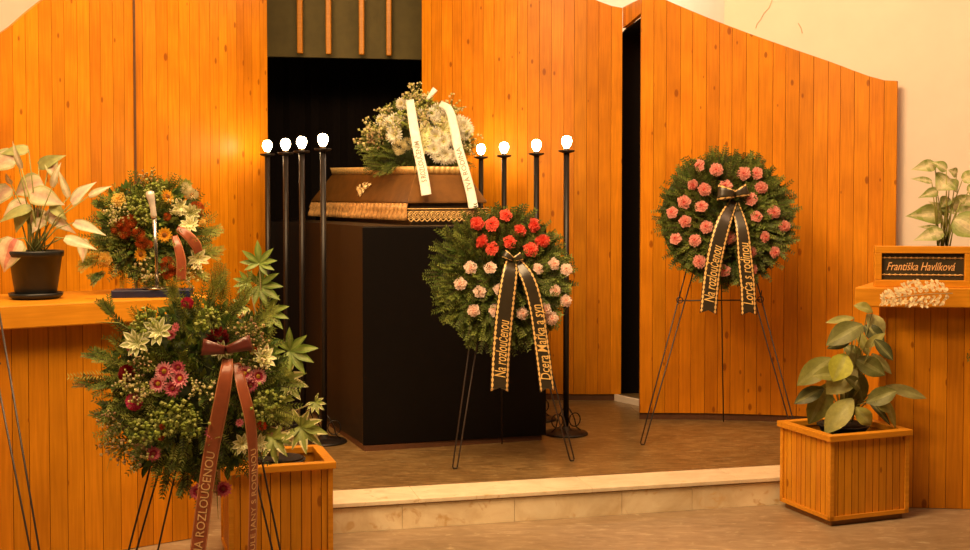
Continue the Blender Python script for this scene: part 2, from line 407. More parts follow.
# ------------------------------------------------------------ counters
CA = radians(34.6)
def counter(name, label, front_right, ang, length, depth, left_cap=False):
    t = thing(name, label, 'counter', (front_right[0], front_right[1], 0), ang)
    top, th = 1.1425, .1
    m = MB(); x0, x1 = (-length, 0)
    ins = .09
    if left_cap: pth = [(x0 + .42, depth - .02), (x0 + .147, ins), (x1 - ins, ins)]
    else: pth = [(x0 + ins, ins), (x1 - .012, ins), (x1 - .012, depth - .02)]
    for a, b in zip(pth, pth[1:]): planks(m, [a, b], .003, top - th, w=.078 if not left_cap else .085, th=.03)
    m.obj('body', M['counter'], t)
    bevel(MB().prism([(x0, 0), (x1, 0), (x1, depth), (x0 + (.30 if left_cap else 0), depth)], top - th, top).obj('countertop', M['counter_top'], t), .006)
    return t
counter('counter', 'orange pine counter with thick top carrying the potted caladium', (-1.265, 5.56), CA, 2.2, .66)
counter('counter', 'orange pine counter with thick top carrying the framed name sign', (3.6, 5.92), radians(-6), 1.735, .72, True)

# ------------------------------------------------------------ catafalque and coffin
cat = thing('catafalque', 'tall black catafalque block carrying the coffin', 'catafalque', (-.2, 7.1, PZ))
def L2(p): return (p[0] + .2, p[1] - 7.1)
fl, fr = Vector((-.690, 6.87)), Vector((.362, 7.18))
lb = fl + Vector((-.375, .927)) * 1.47; rb = fr + Vector((-.46, .888)) * 1.45
TZ = 1.288
MB().prism([L2(fl), L2(fr), L2(rb), L2(lb)], .03, TZ).obj('body', M['catafalque_side'], cat)
nf = (fr - fl).normalized(); nn = Vector((nf.y, -nf.x))
q = [fl + nn * .012 - nf * .012, fr + nn * .012, fr, fl]
bevel(MB().prism([L2(p) for p in (q[0], q[1], q[2] - nn * .002, q[3] - nn * .002)], .035, TZ - .004).obj('front_panel', M['catafalque_front'], cat), .003)
ctr = (fl + fr + rb + lb) / 4
MB().prism([L2(fl.lerp(ctr, -.004) + nn * .01), L2(fr.lerp(ctr, .03) + nn * .01), L2(rb.lerp(ctr, .03)), L2(lb.lerp(ctr, .03))], .0, .032).obj('plinth', M['skirting'], cat)
MB().prism([L2((-1.475, 8.30)), L2(lb + Vector((0, .004))), L2(rb + Vector((-.05, .004))), L2((-.60, 8.98)), L2((-.80, 9.5)), L2((-1.60, 9.25))], .0, TZ - .001).obj('rear_bench', M['catafalque_front'], cat)

CU = radians(24)
cof = thing('coffin', 'brown lacquered coffin with cream pleats and gold lace on the black catafalque', 'coffin', (-.462, 7.2, PZ + TZ), CU)
W, Lc = .52, 2.1; HB = .142
MB().prism([(.03, .03), (W - .03, .03), (W - .03, Lc - .03), (.03, Lc - .03)], 0, HB - .012).obj('body', M['coffin_body'], cof)
m = MB()
m.prism([(0, 0), (W, 0), (W, Lc), (0, Lc)], HB - .012, HB)
a, b, bb = .085, .10, .27
m.add([(0, 0, HB), (W, 0, HB), (W, Lc, HB), (0, Lc, HB), (a, b, HB + .165), (W - a, b, HB + .165), (W - a, Lc - bb, HB + .195), (a, Lc - bb, HB + .195)],
      [(0, 1, 5, 4), (1, 2, 6, 5), (2, 3, 7, 6), (3, 0, 4, 7), (4, 5, 6, 7)])
bevel(m.obj('lid', M['lid'], cof), .006)
# cream pleats along the long side
m = MB(); N = 168; rows = []
for i in range(N + 1):
    y = i * Lc / N; off = .008 * sin(i * 2 * pi / 6) + .003 * sin(i * 1.13); sc = abs(sin(i * pi / 6))
    rows.append([(.0 - .001, y, HB - .012), (-.010 + off, y, HB - .05), (-.006 + off * .6, y, HB - .058), (-.012 + off * 1.6, y, HB - .088), (-.012 + off * 2, y, HB - .100 - .016 * sc)])
vs_ = [p for r in rows for p in r]
m.add(vs_, [(i * 5 + j, i * 5 + j + 1, i * 5 + 5 + j + 1, i * 5 + 5 + j) for i in range(N) for j in range(4)])
solidify(m.obj('pleated_drape', M['cream_satin'], cof, True), .002)
# gold lace on the foot end: rings, bars and scallops of thin cord
m = MB(); n = 15
m.tube([(-.005, -.010, HB - .045), (W + .005, -.010, HB - .045)], .0035, 6)
m.tube([(-.005, -.010, HB - .060), (W + .005, -.010, HB - .060)], .002, 6)
for i in range(n):
    x = (i + .5) * W / n; r = W / n * .52
    m.tube([(x + r * cos(k * pi / 6), -.011, HB - .083 + r * 1.05 * sin(k * pi / 6)) for k in range(12)], .0035, 5, closed=True)
    m.tube([(x + r * .5 * cos(k * pi / 4), -.013, HB - .083 + r * .5 * sin(k * pi / 4)) for k in range(8)], .0035, 5, closed=True)
    m.tube([(x - r + 2 * r * k / 6, -.011, HB - .102 - .018 * sin(k * pi / 6)) for k in range(7)], .004, 5)
m.obj('lace_trim', M['gold'], cof, True)
# upright lace ruffle round the top of the lid
m = MB()
def ruffle(p, q, n):
    p, q = Vector(p), Vector(q); d = (q - p); nrm = Vector((d.y, -d.x, 0)).normalized(); r = []
    for i in range(n + 1):
        c = p + d * (i / n); o = .006 * sin(i * pi / 2)
        r.append([c + nrm * o * .3, c + nrm * (.004 + o) + Vector((0, 0, .025)), c + nrm * (.010 + o * 1.3) + Vector((0, 0, .046 + .006 * sin(i * pi)))])
    m.add([x for y in r for x in y], [(i * 3 + j, i * 3 + j + 1, i * 3 + 3 + j + 1, i * 3 + 3 + j) for i in range(n) for j in range(2)])
zf, zb_ = HB + .166, HB + .196
ruffle((a, Lc - bb, zb_), (a, b, zf), 120); ruffle((a, b, zf), (W - a, b, zf), 40); ruffle((W - a, b, zf), (W - a, Lc - bb, zb_), 120)
solidify(m.obj('lace_ruffle', M['gold'], cof, True), .002)
# gilded spray emblem on the long slope
m = MB()
ny = Vector((-.165, 0, .085)).normalized(); ty = Vector((0, 1, 0)); tz = ny.cross(ty) * -1
c0 = Vector((.034, .93, HB + .075))
for i in range(22):
    an = rnd(0, 2 * pi); r = rnd(.01, .11); p = c0 + ty * (r * 1.25 * cos(an)) + tz * (r * .38 * sin(an)) + ny * .006
    d = (ty * cos(an) + tz * sin(an)).normalized(); sd = ny.cross(d)
    ln = rnd(.03, .055); wd = ln * .42
    m.add([p - d * ln * .5, p + sd * wd * .5 + ny * .006, p + d * ln * .5, p - sd * wd * .5 + ny * .006, p + ny * .015, p - ny * .006], [(0, 3, 4), (3, 2, 4), (2, 1, 4), (1, 0, 4), (0, 1, 5), (1, 2, 5), (2, 3, 5), (3, 0, 5)])
m.obj('gilded_emblem', M['emblem'], cof)

# ------------------------------------------------------------ lamp stands
BZ = 1.735    # height of the drip plate
def lamp_stand():
    t = thing('lamp_stand', '', 'lamp')
    MB().lathe([(.134, 0), (.136, .006), (.128, .014), (.06, .022), (.03, .03), (.022, .05)], 40).obj('base', M['iron'], t, True)
    MB().tube([(0, 0, .02), (0, 0, BZ)], .0175, 14).obj('pole', M['iron'], t, True)
    m = MB()
    for s in (-1, 1):
        m.tube([(s * (.06 + .038 * cos(k * pi / 8)), 0, .085 + .042 * sin(k * pi / 8)) for k in range(16)], .004, 6, closed=True)
        m.tube([(s * .018, 0, .16), (s * .045, 0, .12), (s * .06, 0, .085), (s * .07, 0, .04), (s * .10, 0, .017)], .004, 6)
    m.obj('scroll', M['iron'], t, True)
    MB().lathe([(.02, -.012), (.046, -.004), (.05, .001), (.05, .006), (.018, .006)], 28, (0, 0, BZ)).obj('drip_plate', M['iron'], t, True)
    MB().lathe([(.015, 0), (.0165, .004), (.0165, .012), (.014, .016)], 18, (0, 0, BZ + .006)).obj('socket', M['steel'], t, True)
    MB().lathe([(.013, .014), (.017, .021), (.025, .034), (.0305, .048), (.032, .058), (.030, .071), (.023, .083), (.012, .0895), (.002, .0908)], 24, (0, 0, BZ + .004)).obj('light_bulb', M['bulb'], t, True)
    return t
stands = [((-.955, 7.12), 'tall black lamp stand at the front of the row beside the fatsia plant'),
          ((-1.13, 7.45), 'tall black lamp stand second from the front, between the fatsia and the recess'),
          ((-1.274, 7.72), 'tall black lamp stand third from the front, in the dark recess opening'),
          ((-1.432, 7.95), 'tall black lamp stand against the edge of the timber wall beside the recess'),
          ((.498, 7.37), 'tall black lamp stand showing its round base, behind the red carnation wreath'),
          ((.334, 7.85), 'tall black lamp stand second from the front, rising behind the red carnation wreath'),
          ((.13, 8.22), 'tall black lamp stand third from the front, beside the coffin foot end'),
          ((-.028, 8.5), 'rearmost tall black lamp stand, its pole half hidden by the coffin lid')]
proto = lamp_stand()
for i, ((x, y), lab) in enumerate(stands):
    o = proto if i == 0 else copy_tree(proto)
    o.location = (x, y, PZ); o.rotation_euler = (0, 0, radians(15 + 8 * (i % 3))); o['label'] = lab; o['group'] = 'lamp stands around the catafalque'

# ------------------------------------------------------------ leaves, needles and flowers
G_FIR = [(.055, .105, .016), (.10, .16, .025), (.19, .25, .045), (.025, .05, .011)]
def needle(m, p, d, up, L, wd, col):
    sd = d.cross(up)
    if sd.length < 1e-4: return
    sd.normalize()
    m.add([p, p + d * L * .4 + sd * wd, p + d * L, p + d * L * .4 - sd * wd], [(0, 1, 2, 3)], col)
def sprig(m, p, d, up, L, nl, n, cols, wd=.0044, spread=.75):
    d = d.normalized(); sd = d.cross(up)
    if sd.length < 1e-4: sd = d.cross(Vector((1, 0, .2)))
    sd.normalize(); nm = sd.cross(d).normalized(); base = random.choice(cols); bend = rnd(-.25, .25)
    for i in range(n):
        t = (i + .5) / n; q = p + d * L * t + nm * (bend * L * t * t)
        k = nl * (1.05 - .45 * t)
        for s in (-1, 1):
            nd = (d * rnd(.55, .9) + sd * s * spread + nm * rnd(-.1, .5)).normalized()
            needle(m, q, nd, nm, k, wd, jit(mix(base, (.2, .21, .05), t * .35), .25))
    needle(m, p, d, nm, L, wd * .8, (.09, .07, .03))
def disc_pts(n, R, T, jitterR=1):
    out = []
    for i in range(n):
        r = R * sqrt((i + .5) / n); an = i * 2.39996 + rnd(-.3, .3)
        h = T * sqrt(max(0, 1 - (r / R) ** 2))
        out.append((r, an, h))
    return out
def fir_mesh(R, T, n, nl=.029, L=.092, cz=None, cols=G_FIR):
    cz = R if cz is None else cz; m = MB()
    for (r, an, h) in disc_pts(n, R * .83, T):
        rad = Vector((cos(an), 0, sin(an))); f = r / R
        p = rad * r + Vector((0, -h * rnd(.7, 1.0), cz))
        d = (rad * (.35 + f * 1.0) + Vector((0, -1, 0)) * (.75 - f * .45) + Vector((rnd(-.5, .5), rnd(-.3, .2), rnd(-.5, .5)))).normalized()
        up = Vector((rnd(-.3, .3), -1, rnd(-.3, .3))).normalized()
        sprig(m, p, d, up, L * rnd(.7, 1.3), nl * rnd(.8, 1.2), 8, cols)
    return m.mesh('fir_greenery', M['needle'])
def backing_mesh(R, T, cz=None):
    cz = R if cz is None else cz; m = MB(); n = 28; prof = [(.0, -T * .62), (.5, -T * .55), (.85, -T * .25), (.93, 0), (.8, .03), (0, .03)]
    vs_ = []
    for f, y in prof:
        for k in range(n): q = 2 * pi * k / n; vs_.append((max(f, .01) * R * cos(q), y, cz + max(f, .01) * R * sin(q)))
    m.add(vs_, [(i * n + k, i * n + (k + 1) % n, (i + 1) * n + (k + 1) % n, (i + 1) * n + k) for i in range(len(prof) - 1) for k in range(n)])
    return m.mesh('wreath_backing', M['straw'])

# flowers face local -Y
def carnation_mesh(R, c_in, c_out):
    m = MB(); n = 26
    for k in range(5):
        rr = R * (1 - .185 * k); dep = R * (.22 + .13 * k); vs_ = [(0, -dep * .45, 0)]; ph = rnd(0, 6)
        for ring in (.55, 1.0):
            for i in range(n):
                q = 2 * pi * i / n + ph; z = (1 + .05 * (1 if i % 2 else -1) + .06 * sin(5 * q + 1.7 * k) + rnd(-.07, .07)) if ring == 1 else 1
                wv = R * .10 * sin(6 * q + k * 2) + (R * .05 if i % 2 else -R * .05)
                vs_.append((rr * ring * z * cos(q), -dep * (.75 + .3 * ring) - wv * ring, rr * ring * z * sin(q)))
        fs = [(0, 1 + i, 1 + (i + 1) % n) for i in range(n)] + [(1 + i, 1 + n + i, 1 + n + (i + 1) % n, 1 + (i + 1) % n) for i in range(n)]
        m.add(vs_, fs, [jit(c_in, .12) for i in range(n)] + [jit(mix(c_in, c_out, .55 + .45 * (i % 2)), .1) for i in range(n)])
    m.lathe([(.004, 0), (R * .3, R * .0), (R * .25, .0), (.005, R * .01)], 10)
    return m.mesh('carnation', M['petal'])
def daisy_mesh(R, n, layers, c_in, c_out, cc, cr=.25, cup=.25, wd=.42):
    m = MB()
    for L in range(layers):
        for i in range(n):
            q = 2 * pi * (i + .5 * L) / n + rnd(-.06, .06); r = R * (1 - .2 * L) * rnd(.92, 1.05); d = Vector((cos(q), 0, sin(q))); sd = Vector((-sin(q), 0, cos(q)))
            h = -R * (cup + .22 * L); w2 = R * wd * (1 - .1 * L) * pi / n * 1.7
            p = [Vector((0, -R * .08 * L, 0)), d * r * .6 + sd * w2 + Vector((0, h * .75, 0)), d * r + sd * w2 * .35 + Vector((0, h, 0)), d * r - sd * w2 * .35 + Vector((0, h, 0)), d * r * .6 - sd * w2 + Vector((0, h * .75, 0)), d * r * .6 + Vector((0, h * .75 + R * .06, 0))]
            m.add(p, [(0, 1, 5), (0, 5, 4), (1, 2, 3, 5), (5, 3, 4)], [jit(c_in), jit(c_in), jit(c_out), jit(c_out)])
    b = MB(); b.lathe([(R * cr, 0), (R * cr, R * .12), (R * cr * .7, R * .22), (R * cr * .2, R * .26)], 12, col=cc)
    m.add([(x, -z - R * .1, y) for x, y, z in b.v], b.f, cc)
    return m.mesh('blossom', M['petal'])
def mum_mesh(R, n, c0, c1, flat=.75, pw=.30):
    m = MB()
    for i in range(n):
        t = (i + .5) / n; ph = math.acos(1 - t * 1.02) if t < .98 else 1.5; an = i * 2.39996
        d = Vector((sin(ph) * cos(an), -cos(ph) * flat, sin(ph) * sin(an))); s = d.cross(Vector((.13, .2, 1))).normalized(); u = s.cross(d)
        w2 = R * pw * (.5 + .5 * t); b = d * R * .35; e = d * R * rnd(.92, 1.06); mm = d * R * .8 + u * R * .05
        m.add([b, mm + s * w2, e + s * w2 * .3, e - s * w2 * .3, mm - s * w2], [(0, 1, 2, 3, 4)], jit(mix(c0, c1, rnd(0, 1)), .12))
    return m.mesh('blossom', M['petal'])
def leaf(m, p, tip, side_up, W, cfun, droop=.15, fold=.25, nv=7, shape=(.0, .62, .9, 1.0, .9, .62, .28, .0), nu=4):
    """broad leaf from p to tip; side_up ~ face normal"""
    p, tip = Vector(p), Vector(tip); d = tip - p; L = d.length; d.normalize(); nm = Vector(side_up); sd = d.cross(nm)
    if sd.length < 1e-4: sd = d.cross(Vector((1, .3, .2)))
    sd.normalize(); nm = sd.cross(d).normalized(); vs_ = []; nS = len(shape) - 1
    for i in range(nS + 1):
        v = i / nS; w2 = W * .5 * shape[i]
        c = p + d * (L * v) + nm * (droop * L * (4 * v * (1 - v) * .35))
        for j in range(nu + 1):
            u = -1 + 2 * j / nu; vs_.append(c + sd * (u * w2) + nm * (abs(u) ** 1.3 * w2 * fold) + nm * (w2 * .08 * sin(v * 9 + u * 3)))
    fs = []; cs = []
    for i in range(nS):
        for j in range(nu):
            fs.append((i * (nu + 1) + j, i * (nu + 1) + j + 1, (i + 1) * (nu + 1) + j + 1, (i + 1) * (nu + 1) + j)); cs.append(cfun(-1 + 2 * (j + .5) / nu, (i + .5) / nS))
    m.add(vs_, fs, cs)
def rosette_mesh(R, n, c_mid, c_edge):
    m = MB()
    for L in range(2):
        for i in range(n):
            q = 2 * pi * (i + .5 * L) / n + rnd(-.15, .15); d = Vector((cos(q), -.35 - .5 * L, sin(q))).normalized(); r = R * (1 - .35 * L) * rnd(.85, 1.1)
            leaf(m, (0, 0, 0), d * r, (0, -1, 0), r * .4, lambda u, v: jit(c_mid if abs(u) < .5 else c_edge, .1), .1, .2, shape=(.1, .6, 1, .75, 0))
    return m.mesh('variegated_rosette', M['leaf'])
def cluster_mesh(R, n, r0, cols, stem=(.25, .28, .08)):
    m = MB()
    for i in range(n):
        d = Vector((rnd(-1, 1), rnd(-1, .1), rnd(-1, 1))); p = d * R; s = r0 * rnd(.6, 1.2)
        m.tube([(0, R * .3, 0), p], .0012, 3, stem)
        c = jit(random.choice(cols), .15)
        m.add([p + Vector(v) * s for v in ((1, 0, 0), (-1, 0, 0), (0, 1, 0), (0, -1, 0), (0, 0, 1), (0, 0, -1))], [(0, 2, 4), (2, 1, 4), (1, 3, 4), (3, 0, 4), (2, 0, 5), (1, 2, 5), (3, 1, 5), (0, 3, 5)], c)
    return m.mesh('filler_cluster', M['petal'])
def place(mesh, name, parent, x, y, z, roll=None, tilt=(0, 0), sc=1):
    o = link(name, mesh, parent, (x, y, z)); o.rotation_euler = (tilt[0], rnd(0, 6.28) if roll is None else roll, tilt[1]); o.scale = (sc,) * 3
    return o

# ------------------------------------------------------------ ribbons and lettering
def ribbon(name, parent, pts, widths, mat, wdirs=None, notch=True, n=10):
    """strip along pts (local), widths in metres; returns (object, frames) for lettering"""
    P = catmull(pts, n); K = len(P); wl = catmull([(x, 0, 0) for x in widths], n); wl = [v[0] for v in wl]
    WD = None
    if wdirs: WD = catmull(wdirs, n)
    vs_ = []; uv = []; fr_ = []; s = 0
    for i, p in enumerate(P):
        t = (P[min(i + 1, K - 1)] - P[max(i - 1, 0)]).normalized()
        if WD: wd = WD[i].normalized(); wd = (wd - t * wd.dot(t)).normalized()
        else: wd = Vector((0, -1, 0)).cross(t) * -1; wd = (wd if wd.x > 0 else -wd).normalized()
        if i: s += (p - P[i - 1]).length
        nm = wd.cross(t); nm = nm if nm.y < 0 else -nm
        fr_.append((s, p, t, wd, nm))
        for u in (-1, -.5, 0, .5, 1):
            q = p + wd * (u * wl[i] / 2)
            if notch and i == K - 1: q = q - t * ((1 - abs(u)) * wl[i] * .22)
            vs_.append(q); uv.append((u, s))
    m = MB(); m.add(vs_, [(i * 5 + j, i * 5 + j + 1, i * 5 + 6 + j, i * 5 + 5 + j) for i in range(K - 1) for j in range(4)], uvs=uv)
    return solidify(m.obj(name, mat, parent, True)), fr_
def text_mesh(body, size, shear=0):
    c = bpy.data.curves.new('lettering', 'FONT'); c.body = body; c.size = size; c.shear = shear; c.resolution_u = 3; c.offset = size * .003
    o = bpy.data.objects.new('lettering_source', c); COL.objects.link(o); bpy.context.view_layer.update()
    dg = bpy.context.evaluated_depsgraph_get(); me = o.evaluated_get(dg).to_mesh()
    v = [Vector(x.co) for x in me.vertices]; f = [tuple(p.vertices) for p in me.polygons]
    o.evaluated_get(dg).to_mesh_clear(); bpy.data.objects.remove(o); bpy.data.curves.remove(c)
    return v, f
def letter_ribbon(parent, frames, body, size, end_gap, length, mat, shear=.25, up=True, lift=.003, stretch_h=1):
    """lettering that runs up the ribbon from its lower end"""
    v, f = text_mesh(body, size, shear); xs = [p.x for p in v]; ys = [p.y for p in v]
    x0, L = min(xs), max(xs) - min(xs); k = length / L; cy = size * .33
    S_ = frames[-1][0]; vs_ = []
    for p in v:
        s = (S_ - end_gap - (p.x - x0) * k) if up else (S_ - end_gap - length + (p.x - x0) * k)
        i = 0
        while i < len(frames) - 2 and frames[i + 1][0] < s: i += 1
        a, b = frames[i], frames[i + 1]; t = (s - a[0]) / max(1e-6, b[0] - a[0])
        c = a[1].lerp(b[1], t); wd = a[3].lerp(b[3], t); nm = a[4].lerp(b[4], t).normalized()
        lat = (p.y - cy) * stretch_h
        vs_.append(c - wd * lat * (1 if up else -1) + nm * lift)
    m = MB(); m.add(vs_, f); return solidify(m.obj('lettering', mat, parent), .0008)
def bow_loop(parent, c, d, L, wd, mat, name='bow_loop'):
    """one loop of a bow: a flattened tube-like strip going out along d and back"""
    c = Vector(c); d = Vector(d).normalized(); up = Vector((0, -1, 0)); pts = []; ws = []
    for k in range(13):
        q = 2 * pi * k / 12; pts.append(c + d * L * .5 * (1 - cos(q)) + up * (.25 * L * sin(q)) + up * .01); ws.append(wd * (.45 + .55 * sin(q / 2) ** 2))
    sd = d.cross(up).normalized(); vs_ = []; uv = []
    for i, (p, w_) in enumerate(zip(pts, ws)):
        for u in (-1, -.33, .33, 1): vs_.append(p + sd * u * w_ / 2); uv.append((u, i * L / 6))
    m = MB(); m.add(vs_, [(i * 4 + j, i * 4 + j + 1, i * 4 + 5 + j, i * 4 + 4 + j) for i in range(12) for j in range(3)], uvs=uv)
    return solidify(m.obj(name, mat, parent, True))

# ------------------------------------------------------------ easels
def easel(label, fl_, fr_, fb, apex, hook_z, bar_z=None, z0=PZ, group='wire wreath easels'):
    base = (Vector(fl_) + Vector(fr_)) / 2
    t = thing('wreath_easel', label, 'easel', (base.x, base.y, z0), 0, group)
    ap = Vector((apex[0] - base.x, apex[1] - base.y, apex[2] - z0)); r = .0042
    for f, s in ((fl_, -1), (fr_, 1)):
        ft = Vector((f[0] - base.x, f[1] - base.y, r)); ax = (Vector(fr_) - Vector(fl_)).normalized(); ax = Vector((ax.x, ax.y, 0))
        a1 = ap + ax * (s * .03); a2 = ap + ax * (s * .085)
        p1 = ft - ax * (s * .013); p2 = ft + ax * (s * .013)
        m = MB(); m.tube([a1, p1 + Vector((0, 0, .012)), p1 + ax * s * .004 + Vector((0, 0, .002)), p2 - ax * s * .004 + Vector((0, 0, .002)), p2 + Vector((0, 0, .012)), a2], r, 8)
        leg = m.obj('leg', M['wire'], t, True)
        # hook that carries the wreath
    fbv = Vector((fb[0] - base.x, fb[1] - base.y, r)); MB().tube([ap + Vector((0, .01, 0)), fbv], r, 8).obj('back_leg', M['wire'], t, True)
    def on(f, s, z, k=.5):
        ft = Vector((f[0] - base.x, f[1] - base.y, 0)); tt = (z - z0) / ap.z
        ax = (Vector(fr_) - Vector(fl_)).normalized(); ax = Vector((ax.x, ax.y, 0))
        return ft.lerp(ap + ax * s * (.03 + .055 * k), tt)
    m = MB(); a_, b_ = on(fl_, -1, hook_z), on(fr_, 1, hook_z); m.tube([a_, b_], r, 8)
    for p, s in ((a_, 1), (b_, -1)):
        m.tube([p + Vector((s * .02, 0, 0)), p + Vector((s * .02, -.05, -.012)), p + Vector((s * .02, -.10, 0)), p + Vector((s * .02, -.115, .03))], r, 6)
    m.obj('crossbar', M['wire'], t, True)
    if bar_z:
        m = MB(); a_, b_ = on(fl_, -1, bar_z, 1), on(fr_, 1, bar_z, 1); m.tube([a_, b_], r, 8)
        for p in (a_, b_):
            m.tube([p + Vector((.018 * cos(k * pi / 5), -.006, .018 * sin(k * pi / 5) + .004)) for k in range(10)], .0035, 6, closed=True)
            m.tube([p + Vector((0, -.006, .02)), p + Vector((0, -.03, .06))], .0035, 6)
        m.obj('crossbar', M['wire'], t, True)
    return t
easel('wire easel in front of the catafalque holding the red and white carnation wreath', (-.16, 6.40), (.478, 6.59), (.10, 7.05), (.085, 6.66, 1.42), .86)
easel('wire easel against the curved timber wall holding the pink carnation wreath', (.925, 7.03), (1.85, 7.13), (1.543, 7.76), (1.435, 7.36, 1.62), 1.16, .98)
easel('wire easel in front of the counter holding the mixed flower wreath with copper ribbon', (-1.44, 4.70), (-.79, 4.74), (-1.40, 5.02), (-1.13, 4.96, 1.12), .56, z0=0)
easel('wire easel standing at the far end of the caladium counter, only one leg in view', (-2.30, 4.36), (-1.67, 4.54), (-2.06, 4.74), (-1.99, 4.70, 1.15), .95, z0=0)
easel('wire easel in front of the name sign counter, mostly out of view', (2.28, 5.36), (2.95, 5.36), (2.62, 5.72), (2.62, 5.62, 1.15), .52, z0=0)

# ------------------------------------------------------------ carnation wreaths
def wreath(label, cx, cy, cz, R, T, yaw, lean):
    """root sits at the wreath's lowest point; the wreath's middle is at local z = R"""
    lo = Matrix.Rotation(yaw, 3, 'Z') @ Matrix.Rotation(-lean, 3, 'X') @ Vector((0, 0, R))
    return thing('funeral_wreath', label, 'wreath', (cx - lo.x, cy - lo.y, cz - lo.z), (-lean, 0, yaw))
def hgt(x, z, R, T): return -T * .8 * sqrt(max(0, 1 - (x * x + z * z) / (R * R)))
MF = {}
MF['red'] = [carnation_mesh(.038, (.85, .06, .035), (.98, .20, .13)) for _ in range(2)]
MF['white'] = [carnation_mesh(.035, (.96, .62, .50), (.98, .82, .72)) for _ in range(2)]
MF['pink'] = [carnation_mesh(.0375, (.82, .15, .13), (.96, .52, .44)) for _ in range(2)]
def carnations(parent, lst, k, c, R, T, key, name):
    for i, (x, y) in enumerate(lst):
        X = (x - c[0]) * k; Z = (c[1] - y) * k
        place(MF[key][i % 2], name, parent, X, hgt(X, Z, R, T) - .066, R + Z, None, (rnd(-.2, .2) - Z * .5 - .3, rnd(-.25, .25) + X * .6), rnd(.9, 1.08))
Rm, Tm = .385, .12
w1 = wreath('fir wreath with red carnations above pale ones before the catafalque', .076, 6.47, 1.161, Rm, Tm, radians(9), radians(7))
link('wreath_backing', backing_mesh(Rm, Tm), w1); FIRM = fir_mesh(Rm, Tm, 820); link('greenery', FIRM, w1)
k = .0052 / 3.667
carnations(w1, [(180, 75), (236, 83), (285, 48), (340, 103), (390, 83), (188, 143), (293, 150), (230, 175), (375, 178), (422, 142)], k, (271, 279), Rm, Tm, 'red', 'red_carnation')
carnations(w1, [(145, 243), (220, 247), (398, 250), (462, 232), (515, 252), (109, 302), (177, 333), (465, 330), (510, 368), (155, 400), (235, 402), (252, 327), (335, 413), (424, 400), (452, 433)], k, (271, 279), Rm, Tm, 'white', 'pale_carnation')
s1 = .00542
def rp(lst, c, s, R, ys): return [((x - c[0]) * s, y, R + (c[1] - z) * s) for (x, z), y in zip(lst, ys)]
r_, f_ = ribbon('ribbon_tail', w1, rp([(507, 258), (503, 272), (497.7, 307), (494, 348), (492, 386)], (499, 276), s1, Rm, [-.16, -.215, -.21, -.18, -.16]), [.05, .085, .098, .098, .098], M['black_ribbon'])
letter_ribbon(r_, f_, 'Na rozloučenou', .085, .075, .30, M['gold_ink'], .3)
r_, f_ = ribbon('ribbon_tail', w1, rp([(510, 259), (520, 277), (528, 305), (534, 345), (539, 387)], (499, 276), s1, Rm, [-.16, -.21, -.205, -.18, -.16]), [.05, .075, .08, .08, .08], M['black_ribbon'])
letter_ribbon(r_, f_, 'Dcera Mařka a syn', .075, .06, .40, M['gold_ink'], .3)
bow_loop(w1, (.045, -.175, Rm + .09), (-.4, 0, .25), .06, .05, M['black_ribbon']); bow_loop(w1, (.045, -.175, Rm + .09), (.5, 0, .2), .05, .05, M['black_ribbon'])

R2, T2 = .41, .12; s2 = .00596
w2 = wreath('fir wreath dotted with pink carnations against the curved timber wall', 1.43, 7.17, 1.47, R2, T2, radians(-4), radians(8))
link('wreath_backing', backing_mesh(R2, T2), w2); link('greenery', fir_mesh(R2, T2, 880), w2)
k = s2 * .965 / 3.667
carnations(w2, [(175, 72), (232, 90), (333, 104), (384, 103), (142, 144), (189, 164), (266, 153), (397, 156), (112, 211), (356, 203), (70, 250), (174, 232), (440, 249), (374, 268), (115, 284), (193, 307), (480, 299), (404, 341), (82, 350), (151, 356), (442, 396), (168, 434), (355, 398), (357, 462), (258, 467), (275, 345)], k, (275, 264), R2, T2, 'pink', 'pink_carnation')
r_, f_ = ribbon('ribbon_tail', w2, rp([(730, 202), (719, 224), (711.5, 251), (707, 278), (703.5, 313)], (725, 217), s2, R2, [-.15, -.215, -.215, -.19, -.17]), [.05, .09, .097, .097, .097], M['black_ribbon'])
letter_ribbon(r_, f_, 'Na rozloučenou', .085, .07, .33, M['gold_ink'], .3)
r_, f_ = ribbon('ribbon_tail', w2, rp([(731, 204), (736, 230), (738.6, 259), (741.4, 287), (742.5, 314)], (725, 217), s2, R2, [-.15, -.21, -.21, -.19, -.17]), [.05, .075, .088, .088, .088], M['black_ribbon'])
letter_ribbon(r_, f_, 'Lorča s rodinou', .08, .06, .36, M['gold_ink'], .3)
bow_loop(w2, (.03, -.185, R2 + .12), (-1, 0, .1), .10, .10, M['black_ribbon']); bow_loop(w2, (.03, -.185, R2 + .12), (1, 0, .35), .08, .08, M['black_ribbon'])

w5 = wreath('edge of a plain fir wreath in front of the name sign counter', 2.585, 5.36, .86, Rm, Tm, radians(-12), radians(6))
link('wreath_backing', backing_mesh(Rm, Tm), w5); link('greenery', FIRM, w5)

